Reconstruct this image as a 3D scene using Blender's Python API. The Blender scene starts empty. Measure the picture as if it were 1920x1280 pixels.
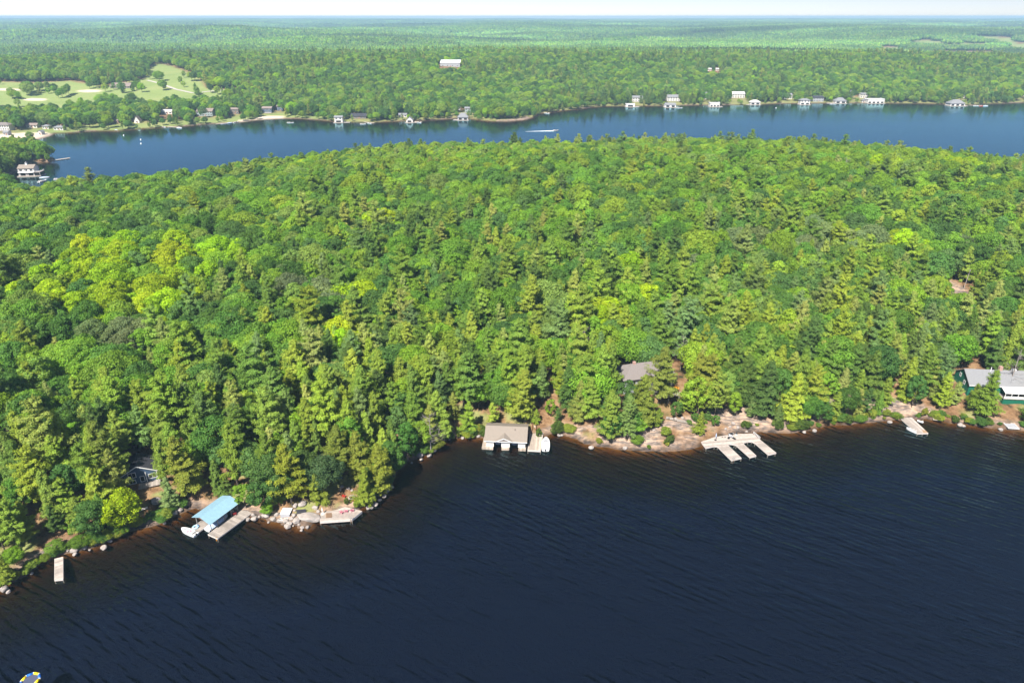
import bpy, math, random
import numpy as np
from mathutils import Vector, Matrix
R = math.radians
random.seed(7); rng = np.random.default_rng(7)
scene = bpy.context.scene
COL = scene.collection

# ------------------------------------------------------------------ camera
H = 120.0; PITCH = R(25.45); FPX = 1280.0
SP, CP = math.sin(PITCH), math.cos(PITCH)
cam_d = bpy.data.cameras.new("camera"); cam = bpy.data.objects.new("camera", cam_d); COL.objects.link(cam)
cam.location = (0, 0, H); cam.rotation_euler = (R(90) - PITCH, 0, 0)
cam_d.sensor_width = 36.0; cam_d.lens = 36.0 * FPX / 1920.0
cam_d.clip_start = 1.0; cam_d.clip_end = 60000.0
scene.camera = cam

def ray(u, v):
    a = (u - 960) / FPX; b = (640 - v) / FPX
    return np.array([a, CP + b * SP, -SP + b * CP])
def W(u, v, z=0.0):
    d = ray(u, v); t = (z - H) / d[2]
    return Vector((d[0] * t, d[1] * t, z))
def proj(x, y, z):
    dz = z - H
    depth = y * CP - dz * SP; up = y * SP + dz * CP
    return 960 + FPX * x / depth, 640 - FPX * up / depth, depth

# ------------------------------------------------------------------ noise
def _h(ix, iy, seed):
    n = (ix.astype(np.int64) * 374761393 + iy.astype(np.int64) * 668265263 + seed * 2147483647) & 0xFFFFFFFF
    n = ((n ^ (n >> 13)) * 1274126177) & 0xFFFFFFFF
    n = n ^ (n >> 16)
    return (n & 0xFFFFFF) / float(0xFFFFFF)
def vnoise(x, y, seed=0):
    x = np.asarray(x, float); y = np.asarray(y, float)
    ix = np.floor(x); iy = np.floor(y); fx = x - ix; fy = y - iy
    fx = fx * fx * (3 - 2 * fx); fy = fy * fy * (3 - 2 * fy)
    a = _h(ix, iy, seed); b = _h(ix + 1, iy, seed); c = _h(ix, iy + 1, seed); d = _h(ix + 1, iy + 1, seed)
    return (a * (1 - fx) + b * fx) * (1 - fy) + (c * (1 - fx) + d * fx) * fy
def fbm(x, y, seed=0, octv=4):
    s = 0; a = 0.5
    for i in range(octv):
        s = s + a * (vnoise(x, y, seed + i) - 0.5); x = x * 2.03 + 17.1; y = y * 2.03 - 9.7; a *= 0.5
    return s
def sst(a, b, x):
    t = np.clip((x - a) / (b - a), 0, 1); return t * t * (3 - 2 * t)

# ------------------------------------------------------------------ shorelines
S = H / 90.0
front_px = [(0,1106),(40,1088),(75,1064),(110,1042),(150,1034),(200,1018),(250,996),(290,986),(330,968),(360,955),(400,958),
 (430,962),(470,968),(500,977),(540,988),(575,990),(605,976),(640,972),(670,958),(705,938),(733,912),(745,885),(768,868),(800,853),(826,836),
 (838,826),(860,823),(890,822),(930,822),(1000,821),(1045,812),(1070,822),(1100,834),(1150,842),(1210,846),(1270,846),(1318,835),(1350,822),
 (1385,812),(1440,811),(1480,813),(1530,806),(1562,797),(1600,795),(1640,792),(1690,786),(1740,786),(1790,795),(1850,802),(1920,808),(1990,812),(2120,815)]
fp = [W(u, v)[:2] for u, v in front_px]
NEAR = [(-700*S, 40*S), (-300*S, 60*S), (-140*S, 79*S), (-112*S, 85*S)] + [tuple(p) for p in fp] + [
 (230*S,132*S),(500*S,150*S),(520*S,470*S),(460*S,468*S),(392*S,432*S),(338*S,398*S),(310*S,398*S),(268*S,440*S),(200*S,486*S),(100*S,492*S),(0,480*S),(-80*S,470*S),
 (-140*S,430*S),(-185*S,392*S),(-215*S,374*S),(-262*S,372*S),(-292*S,392*S),(-312*S,412*S),(-317*S,440*S),(-323*S,468*S),(-316*S,477*S),(-320*S,488*S),
 (-335*S,500*S),(-400*S,508*S),(-700*S,500*S)]
far_px = [(-300,285),(-100,277),(20,268),(60,266),(92,256),(103,251),(130,250),(165,247),(200,246),(222,247),(235,244),(262,243),(300,240),(340,238),(380,234),(420,232),(450,230),(480,226),(530,223),
 (560,223),(600,226),(640,230),(700,230),(750,228),(800,226),(840,224),(862,222),(885,224),(915,228),(950,229),(985,226),(1003,221),(1018,213),
 (1060,208),(1100,203),(1130,200),(1200,199.5),(1300,198),(1400,197),(1460,195),(1560,194),(1660,194),(1720,194.5),(1780,196),(1810,197),(1850,195),(1920,193),(2000,192),(2200,191)]
FAR = [(-20000, 500), (-3000, 600)] + [tuple(W(u, v)[:2]) for u, v in far_px] + [(2500, 1150), (20000, 1300), (20000, 21000), (-20000, 21000)]
NEAR = np.array(NEAR, float); FAR = np.array(FAR, float)

def sdf(poly, x, y):
    """positive inside, metres"""
    x = np.asarray(x, float); y = np.asarray(y, float); sh = x.shape
    x = x.ravel(); y = y.ravel()
    out = np.empty(x.shape)
    a = poly; b = np.roll(poly, -1, 0); e = b - a; l2 = (e ** 2).sum(1) + 1e-9
    for i in range(0, len(x), 20000):
        px = x[i:i + 20000, None]; py = y[i:i + 20000, None]
        wx = px - a[:, 0]; wy = py - a[:, 1]
        t = np.clip((wx * e[:, 0] + wy * e[:, 1]) / l2, 0, 1)
        d = np.sqrt(((wx - t * e[:, 0]) ** 2 + (wy - t * e[:, 1]) ** 2).min(1))
        c1 = (a[:, 1] > py) != (b[:, 1] > py)
        xi = e[:, 0] * (py - a[:, 1]) / np.where(e[:, 1] == 0, 1e-9, e[:, 1]) + a[:, 0]
        ins = ((c1 & (px < xi)).sum(1) % 2) == 1
        out[i:i + 20000] = np.where(ins, d, -d)
    return out.reshape(sh)

def inpoly(poly, x, y):
    return sdf(np.array(poly, float), x, y)

def height(x, y, full=False):
    x = np.asarray(x, float); y = np.asarray(y, float)
    s1 = sdf(NEAR, x, y) + 1.6 * fbm(x / 6.0, y / 6.0, 3) + 1.2 * fbm(x / 2.2, y / 2.2, 9)
    s2 = sdf(FAR, x, y) + 5 * fbm(x / 40.0, y / 40.0, 5)
    # near peninsula
    up = np.maximum(s1, 0)
    h1 = 2.6 * (1 - np.exp(-up / 5.0)) + 3.0 * sst(4, 28, up) + 13.0 * sst(10, 190, up) + 6 * sst(15, 120, up) * fbm(x / 60.0, y / 60.0, 11) \
        + 0.9 * sst(0, 8, up) * fbm(x / 5.0, y / 5.0, 21)
    h1 = h1 + 5.0 * np.exp(-(((x - 230) / 170) ** 2 + ((y - 470) / 110) ** 2)) - 3.0 * np.exp(-(((x + 230) / 110) ** 2 + ((y - 400) / 120) ** 2))
    # far land
    uf = np.maximum(s2, 0)
    d = np.hypot(x, y)
    hill = 30 + 46 * fbm(x / 700.0 + 3.3, y / 700.0, 31, 3)
    hill = hill + 12 * np.exp(-(((x - 420) / 330) ** 2 + ((y - 1500) / 260) ** 2)) + 8 * np.exp(-(((x - 900) / 420) ** 2 + ((y - 1560) / 260) ** 2))
    roll = 26 + 170 * fbm(x / 1500.0, y / 600.0, 41, 3) + 60 * fbm(x / 650.0, y / 330.0, 47, 2) + 42 * sst(3500, 13500, d)
    k = sst(1700, 2700, d)
    valley = np.exp(-(((x - 1450) / 520) ** 2 + ((y - 2250) / 420) ** 2))
    rise = sst(2150, 3700, y) * np.exp(-((x - 1900) / 900) ** 2)
    base = hill * (1 - k) + roll * k
    base = base * (1 - 0.85 * valley)
    base = base * (1 - np.clip(np.exp(-((x - 1900) / 900) ** 2) * sst(1900, 2300, d), 0, 1)) + np.clip(np.exp(-((x - 1900) / 900) ** 2) * sst(1900, 2300, d), 0, 1) * (4 + 66 * sst(2150, 3900, y) + 14 * fbm(x / 500.0, y / 500.0, 77, 2))
    # golf slope at left
    gm = np.exp(-(((x + 640) / 330) ** 2)) * sst(700, 900, y) * (1 - sst(1500, 1900, y))
    gh = 3 + 36 * sst(860, 1420, y)
    base = base * (1 - gm) + gh * gm
    base = 78 * np.tanh(base / 78)
    h2 = 1.8 * (1 - np.exp(-uf / 8.0)) + np.maximum(base, 2) * sst(6, 380, uf)
    # lake bed
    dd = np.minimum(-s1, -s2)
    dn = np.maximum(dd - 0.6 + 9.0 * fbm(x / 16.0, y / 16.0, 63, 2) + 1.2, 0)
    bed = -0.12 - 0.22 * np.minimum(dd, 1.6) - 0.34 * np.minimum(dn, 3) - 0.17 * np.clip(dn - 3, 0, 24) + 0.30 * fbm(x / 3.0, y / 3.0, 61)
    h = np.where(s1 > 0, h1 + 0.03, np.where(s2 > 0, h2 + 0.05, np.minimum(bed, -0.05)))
    if full: return h, s1, s2
    return h
def hz(x, y): return float(height(np.array([x]), np.array([y]))[0])

def hit(u, v, zoff=0.0):
    """where the sight line through a pixel meets the land"""
    d = ray(u, v)
    t = 80.0 * (120.0 ** np.linspace(0, 1, 520))
    def f(t):
        X = d[0] * t; Y = d[1] * t; Z = H + d[2] * t
        return X, Y, Z, np.maximum(height(X, Y), 0) + zoff
    X, Y, Z, hh = f(t); ok = Z <= hh
    i = int(np.argmax(ok)) if ok.any() else len(t) - 1
    t = np.linspace(t[max(i - 1, 0)], t[i], 40); X, Y, Z, hh = f(t); ok = Z <= hh; i = int(np.argmax(ok)) if ok.any() else 39
    return Vector((X[i], Y[i], hh[i] - zoff))

# ------------------------------------------------------------------ objects
def tag(o, label=None, cat=None, group=None, kind=None):
    if label: o["label"] = label
    if cat: o["category"] = cat
    if group: o["group"] = group
    if kind: o["kind"] = kind
    return o
def thing(name, label, cat, loc=(0, 0, 0), rz=0.0, group=None):
    o = bpy.data.objects.new(name, None); COL.objects.link(o)
    o.empty_display_size = 0.5
    o.location = loc; o.rotation_euler = (0, 0, rz)
    return tag(o, label, cat, group)
def copy_tree(o, parent=None):
    c = o.copy(); COL.objects.link(c); c.parent = parent
    for ch in list(o.children): copy_tree(ch, c)
    return c

class MB:
    """collects shapes for ONE mesh object"""
    def __init__(s): s.v = []; s.f = []; s.m = []; s.cur = 0
    def add(s, vs, fs):
        b = len(s.v); s.v += [tuple(p) for p in vs]; s.f += [tuple(i + b for i in f) for f in fs]; s.m += [s.cur] * len(fs); return s
    def box(s, cx, cy, cz, sx, sy, sz, rz=0.0, rx=0.0):
        M = Matrix.Translation((cx, cy, cz)) @ Matrix.Rotation(rz, 4, 'Z') @ Matrix.Rotation(rx, 4, 'X')
        vs = [M @ Vector((x * sx / 2, y * sy / 2, z * sz / 2)) for z in (-1, 1) for y in (-1, 1) for x in (-1, 1)]
        return s.add(vs, [(0, 2, 3, 1), (4, 5, 7, 6), (0, 1, 5, 4), (2, 6, 7, 3), (0, 4, 6, 2), (1, 3, 7, 5)])
    def prism(s, pts, z0, z1):
        n = len(pts)
        a = sum(pts[i][0] * pts[(i + 1) % n][1] - pts[(i + 1) % n][0] * pts[i][1] for i in range(n))
        if a < 0: pts = pts[::-1]
        vs = [(p[0], p[1], z0) for p in pts] + [(p[0], p[1], z1) for p in pts]
        return s.add(vs, [tuple(range(n - 1, -1, -1)), tuple(range(n, 2 * n))] + [(i, (i + 1) % n, n + (i + 1) % n, n + i) for i in range(n)])
    def prism_y(s, pts, y0, y1):
        """outline in x,z swept along y"""
        n = len(pts)
        vs = [(p[0], y0, p[1]) for p in pts] + [(p[0], y1, p[1]) for p in pts]
        return s.add(vs, [tuple(range(n)), tuple(range(2 * n - 1, n - 1, -1))] + [(i, n + i, n + (i + 1) % n, (i + 1) % n) for i in range(n)])
    def prism_x(s, pts, x0, x1):
        n = len(pts)
        vs = [(x0, p[0], p[1]) for p in pts] + [(x1, p[0], p[1]) for p in pts]
        return s.add(vs, [tuple(range(n - 1, -1, -1)), tuple(range(n, 2 * n))] + [(i, (i + 1) % n, n + (i + 1) % n, n + i) for i in range(n)])
    def tube(s, p0, p1, r0, r1=None, n=6, cap=True):
        r1 = r0 if r1 is None else r1
        p0 = Vector(p0); p1 = Vector(p1); d = (p1 - p0).normalized()
        a = d.orthogonal().normalized(); b = d.cross(a)
        vs = []
        for p, r in ((p0, r0), (p1, r1)):
            for i in range(n):
                t = 2 * math.pi * i / n; vs.append(p + (a * math.cos(t) + b * math.sin(t)) * r)
        fs = [(i, (i + 1) % n, n + (i + 1) % n, n + i) for i in range(n)]
        if cap: fs += [tuple(range(n - 1, -1, -1)), tuple(range(n, 2 * n))]
        return s.add(vs, fs)
    def path(s, pts, rs, n=6):
        for i in range(len(pts) - 1): s.tube(pts[i], pts[i + 1], rs[i], rs[i + 1], n)
        return s
    def slab(s, pts3, th):
        """a flat roof sheet: 3D outline, thickened downwards"""
        n = len(pts3); a, b, c = (Vector(pts3[0]), Vector(pts3[1]), Vector(pts3[2]))
        nn = (b - a).cross(c - a).normalized()
        if nn.z < 0: pts3 = pts3[::-1]; nn = -nn
        vs = [Vector(p) for p in pts3] + [Vector(p) - nn * th for p in pts3]
        return s.add(vs, [tuple(range(n)), tuple(range(2 * n - 1, n - 1, -1))] + [(i, n + i, n + (i + 1) % n, (i + 1) % n) for i in range(n)])
    def loft(s, rings, close=True):
        n = len(rings[0]); vs = [p for r in rings for p in r]; fs = []
        for k in range(len(rings) - 1):
            for i in range(n if close else n - 1):
                j = (i + 1) % n
                fs.append((k * n + i, k * n + j, (k + 1) * n + j, (k + 1) * n + i))
        if close: fs += [tuple(range(n - 1, -1, -1)), tuple((len(rings) - 1) * n + i for i in range(n))]
        return s.add(vs, fs)
    def build(s, name, mats, parent=None, smooth=False, bevel=0.0):
        me = bpy.data.meshes.new(name); me.from_pydata([tuple(v) for v in s.v], [], s.f); me.validate()
        mats = mats if isinstance(mats, (list, tuple)) else [mats]
        for m in mats: me.materials.append(m)
        if len(mats) > 1 and len(me.polygons) == len(s.m): me.polygons.foreach_set("material_index", s.m)
        if smooth: me.polygons.foreach_set("use_smooth", [True] * len(me.polygons))
        me.update()
        o = bpy.data.objects.new(name, me); COL.objects.link(o)
        if parent: o.parent = parent
        if bevel:
            b = o.modifiers.new("bevel", 'BEVEL'); b.width = bevel; b.segments = 2; b.limit_method = 'ANGLE'
        return o

# ------------------------------------------------------------------ materials
def nodes(name):
    m = bpy.data.materials.new(name); m.use_nodes = True; nt = m.node_tree
    for n in list(nt.nodes): nt.nodes.remove(n)
    out = nt.nodes.new("ShaderNodeOutputMaterial")
    return m, nt, out
def N(nt, t, **kw):
    n = nt.nodes.new(t)
    for k, v in kw.items():
        if k.startswith("i_"):
            key = k[2:]
            n.inputs[int(key) if key.isdigit() else key.replace("_", " ")].default_value = v
        else: setattr(n, k, v)
    return n
def c4(c): return (c[0], c[1], c[2], 1.0)
def noise(nt, scale, detail=4.0, rough=0.6, coord="Object", sc=None, rot=None):
    tc = N(nt, "ShaderNodeTexCoord"); src = tc.outputs[coord]
    if sc or rot:
        mp = N(nt, "ShaderNodeMapping")
        if sc: mp.inputs["Scale"].default_value = sc
        if rot: mp.inputs["Rotation"].default_value = rot
        nt.links.new(src, mp.inputs["Vector"]); src = mp.outputs[0]
    n = N(nt, "ShaderNodeTexNoise"); n.inputs["Scale"].default_value = scale; n.inputs["Detail"].default_value = detail; n.inputs["Roughness"].default_value = rough
    nt.links.new(src, n.inputs["Vector"]); return n
def ramp(nt, fac, stops):
    r = N(nt, "ShaderNodeValToRGB"); els = r.color_ramp.elements
    while len(els) < len(stops): els.new(0.5)
    for e, (p, c) in zip(els, stops): e.position = p; e.color = c4(c)
    nt.links.new(fac, r.inputs[0]); return r
def mixc(nt, fac, a, b, blend='MIX'):
    m = N(nt, "ShaderNodeMix", data_type='RGBA', blend_type=blend)
    for sock, val in ((m.inputs[0], fac), (m.inputs[6], a), (m.inputs[7], b)):
        if hasattr(val, "links") or hasattr(val, "is_linked"): nt.links.new(val, sock)
        else: sock.default_value = val if not isinstance(val, tuple) else c4(val)
    return m.outputs[2]
def mat(name, col, rough=0.6, spec=0.4, var=0.18, scale=3.0, metal=0.0, bump=0.0, sc=None, dirt=None):
    """plain material with uneven colour"""
    m, nt, out = nodes(name)
    b = N(nt, "ShaderNodeBsdfPrincipled")
    n = noise(nt, scale, 5, 0.65, sc=sc)
    lo = tuple(max(0, c * (1 - var)) for c in col); hi = tuple(min(1, c * (1 + var)) for c in col)
    r = ramp(nt, n.outputs[0], [(0.3, lo), (0.7, hi)])
    colout = r.outputs[0]
    if dirt:
        n2 = noise(nt, scale * 0.35, 3, 0.7); r2 = ramp(nt, n2.outputs[0], [(0.48, (0, 0, 0)), (0.68, (1, 1, 1))])
        colout = mixc(nt, r2.outputs[0], colout, dirt)
    nt.links.new(colout, b.inputs["Base Color"])
    b.inputs["Roughness"].default_value = rough; b.inputs["Specular IOR Level"].default_value = spec; b.inputs["Metallic"].default_value = metal
    if bump:
        bp = N(nt, "ShaderNodeBump"); bp.inputs["Strength"].default_value = bump; bp.inputs["Distance"].default_value = 0.1
        nt.links.new(n.outputs[0], bp.inputs["Height"]); nt.links.new(bp.outputs[0], b.inputs["Normal"])
    nt.links.new(b.outputs[0], out.inputs[0]); return m
def planks(name, col, width=0.3, axis=0, rz=0.0, rough=0.75, var=0.25, gap=0.45):
    """boards laid side by side: each its own tone, dark gaps"""
    m, nt, out = nodes(name)
    b = N(nt, "ShaderNodeBsdfPrincipled"); b.inputs["Roughness"].default_value = rough; b.inputs["Specular IOR Level"].default_value = 0.25
    tc = N(nt, "ShaderNodeTexCoord"); mp = N(nt, "ShaderNodeMapping"); mp.inputs["Rotation"].default_value = (0, 0, rz)
    nt.links.new(tc.outputs["Object"], mp.inputs[0])
    sx = N(nt, "ShaderNodeSeparateXYZ"); nt.links.new(mp.outputs[0], sx.inputs[0])
    dv = N(nt, "ShaderNodeMath", operation='DIVIDE'); nt.links.new(sx.outputs[axis], dv.inputs[0]); dv.inputs[1].default_value = width
    fl = N(nt, "ShaderNodeMath", operation='FLOOR'); nt.links.new(dv.outputs[0], fl.inputs[0])
    fr = N(nt, "ShaderNodeMath", operation='FRACT'); nt.links.new(dv.outputs[0], fr.inputs[0])
    wn = N(nt, "ShaderNodeTexWhiteNoise", noise_dimensions='1D'); nt.links.new(fl.outputs[0], wn.inputs["W"])
    lo = tuple(c * (1 - var) for c in col); hi = tuple(min(1, c * (1 + var)) for c in col)
    r = ramp(nt, wn.outputs[0], [(0.0, lo), (1.0, hi)])
    n = noise(nt, 1.3, 6, 0.7); r2 = ramp(nt, n.outputs[0], [(0.3, (0.72, 0.7, 0.68)), (0.7, (1.12, 1.1, 1.08))])
    c = mixc(nt, 1.0, r.outputs[0], r2.outputs[0], 'MULTIPLY')
    g = N(nt, "ShaderNodeMath", operation='LESS_THAN'); nt.links.new(fr.outputs[0], g.inputs[0]); g.inputs[1].default_value = 0.1
    gm = N(nt, "ShaderNodeMath", operation='MULTIPLY'); nt.links.new(g.outputs[0], gm.inputs[0]); gm.inputs[1].default_value = gap
    c = mixc(nt, gm.outputs[0], c, tuple(x * 0.25 for x in col))
    nt.links.new(c, b.inputs["Base Color"]); nt.links.new(b.outputs[0], out.inputs[0]); return m
def leafmat(name, trans=0.40, warm=(1.25, 1.15, 0.6)):
    m, nt, out = nodes(name)
    at = N(nt, "ShaderNodeAttribute", attribute_type='INSTANCER', attribute_name="tint")
    sh = N(nt, "ShaderNodeAttribute", attribute_type='GEOMETRY', attribute_name="shade")
    c = mixc(nt, 1.0, at.outputs["Color"], sh.outputs["Color"], 'MULTIPLY')
    d = N(nt, "ShaderNodeBsdfPrincipled"); d.inputs["Roughness"].default_value = 0.55; d.inputs["Specular IOR Level"].default_value = 0.18
    nt.links.new(c, d.inputs["Base Color"])
    t = N(nt, "ShaderNodeBsdfTranslucent"); c2 = mixc(nt, 1.0, c, warm, 'MULTIPLY'); nt.links.new(c2, t.inputs[0])
    mx = N(nt, "ShaderNodeMixShader"); mx.inputs[0].default_value = trans
    nt.links.new(d.outputs[0], mx.inputs[1]); nt.links.new(t.outputs[0], mx.inputs[2]); nt.links.new(mx.outputs[0], out.inputs[0])
    return m

M = {}
M['leaf'] = leafmat("leaves"); M['needle'] = leafmat("needles", 0.32)
M['bark'] = mat("bark", (0.11, 0.085, 0.07), 0.9, 0.1, 0.35, 4)
M['deadwood'] = mat("dead_wood", (0.30, 0.26, 0.24), 0.9, 0.1, 0.3, 4)
M['granite'] = mat("granite", (0.36, 0.31, 0.28), 0.85, 0.2, 0.3, 2.2, bump=0.6, dirt=(0.20, 0.19, 0.18))
M['white'] = mat("white_paint", (0.78, 0.77, 0.76), 0.5, 0.4, 0.05, 1.5)
M['cream'] = mat("cream_siding", (0.64, 0.61, 0.57), 0.6, 0.3, 0.06, 2)
M['glass'] = mat("dark_glass", (0.025, 0.03, 0.04), 0.08, 0.6, 0.2, 1)
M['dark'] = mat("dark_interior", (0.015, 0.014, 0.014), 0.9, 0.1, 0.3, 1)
M['roof_tan'] = mat("tan_shingles", (0.255, 0.215, 0.18), 0.9, 0.15, 0.22, 5, sc=(1, 1, 3))
M['roof_grey'] = mat("grey_shingles", (0.22, 0.22, 0.23), 0.9, 0.15, 0.22, 5, sc=(1, 1, 3))
M['roof_mauve'] = mat("mauve_grey_shingles", (0.205, 0.178, 0.168), 0.9, 0.15, 0.2, 5)
M['roof_brown'] = mat("brown_shingles", (0.24, 0.19, 0.17), 0.9, 0.15, 0.2, 5)
M['roof_dark'] = mat("dark_shingles", (0.05, 0.05, 0.06), 0.9, 0.15, 0.25, 5)
M['green'] = mat("green_siding", (0.010, 0.125, 0.078), 0.6, 0.3, 0.1, 2)
M['navy'] = mat("navy_siding", (0.055, 0.09, 0.15), 0.6, 0.3, 0.12, 3)
M['brownwall'] = mat("brown_siding", (0.15, 0.11, 0.085), 0.7, 0.3, 0.15, 3)
M['sage'] = mat("sage_siding", (0.27, 0.33, 0.33), 0.7, 0.3, 0.1, 3)
M['greywall'] = mat("grey_siding", (0.34, 0.35, 0.37), 0.7, 0.3, 0.1, 3)
M['blueroof'] = mat("blue_metal_roof", (0.235, 0.385, 0.475), 0.42, 0.45, 0.07, 1.2)
M['wood_red'] = mat("red_brown_wood", (0.28, 0.11, 0.06), 0.8, 0.2, 0.25, 3)
M['cedar'] = mat("cedar_wood", (0.35, 0.23, 0.14), 0.8, 0.2, 0.25, 3)
M['post'] = mat("grey_post_wood", (0.30, 0.27, 0.25), 0.85, 0.2, 0.25, 3)
M['fascia'] = mat("pale_wood_edge", (0.60, 0.54, 0.50), 0.7, 0.3, 0.12, 3)
M['gel_white'] = mat("white_gelcoat", (0.80, 0.80, 0.81), 0.22, 0.55, 0.03, 1)
M['gel_navy'] = mat("navy_gelcoat", (0.02, 0.035, 0.09), 0.2, 0.55, 0.08, 1)
M['canvas_blue'] = mat("blue_grey_canvas", (0.42, 0.50, 0.66), 0.8, 0.2, 0.1, 2)
M['canvas_grey'] = mat("grey_canvas", (0.36, 0.36, 0.38), 0.8, 0.2, 0.1, 2)
M['black'] = mat("black_plastic", (0.02, 0.02, 0.022), 0.5, 0.4, 0.2, 3)
M['pink'] = mat("pink_plastic", (0.72, 0.22, 0.30), 0.5, 0.4, 0.08, 3)
M['red'] = mat("red_paint", (0.62, 0.035, 0.025), 0.5, 0.4, 0.1, 3)
M['darkred'] = mat("dark_red_paint", (0.30, 0.02, 0.025), 0.5, 0.4, 0.1, 3)
M['orange'] = mat("orange_fabric", (0.75, 0.30, 0.03), 0.7, 0.3, 0.12, 3)
M['yellow'] = mat("yellow_vinyl", (0.85, 0.62, 0.01), 0.35, 0.45, 0.05, 3)
M['blue'] = mat("blue_vinyl", (0.01, 0.13, 0.55), 0.35, 0.45, 0.06, 3)
M['lightblue'] = mat("pale_blue_vinyl", (0.42, 0.66, 0.80), 0.4, 0.45, 0.06, 3)
M['trampoline'] = mat("trampoline_mesh", (0.07, 0.08, 0.13), 0.7, 0.3, 0.1, 6)
M['steel'] = mat("pale_steel", (0.60, 0.61, 0.63), 0.35, 0.5, 0.06, 2, metal=0.6)
M['brick'] = mat("pink_brick", (0.42, 0.26, 0.22), 0.9, 0.2, 0.25, 6)
M['mat_brown'] = mat("brown_cushion", (0.22, 0.14, 0.09), 0.8, 0.2, 0.25, 6)
M['wake'] = mat("wake_foam", (0.85, 0.86, 0.88), 0.8, 0.2, 0.06, 1)
M['deckgrey'] = planks("grey_deck_boards", (0.34, 0.30, 0.27), 0.55)
M['decktan'] = planks("tan_deck_boards", (0.50, 0.42, 0.35), 0.55)
M['deckpale'] = planks("pale_deck_boards", (0.46, 0.40, 0.36), 0.6, axis=1)
M['sand_dock'] = mat("bleached_dock", (0.55, 0.46, 0.37), 0.8, 0.2, 0.12, 2)
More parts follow.
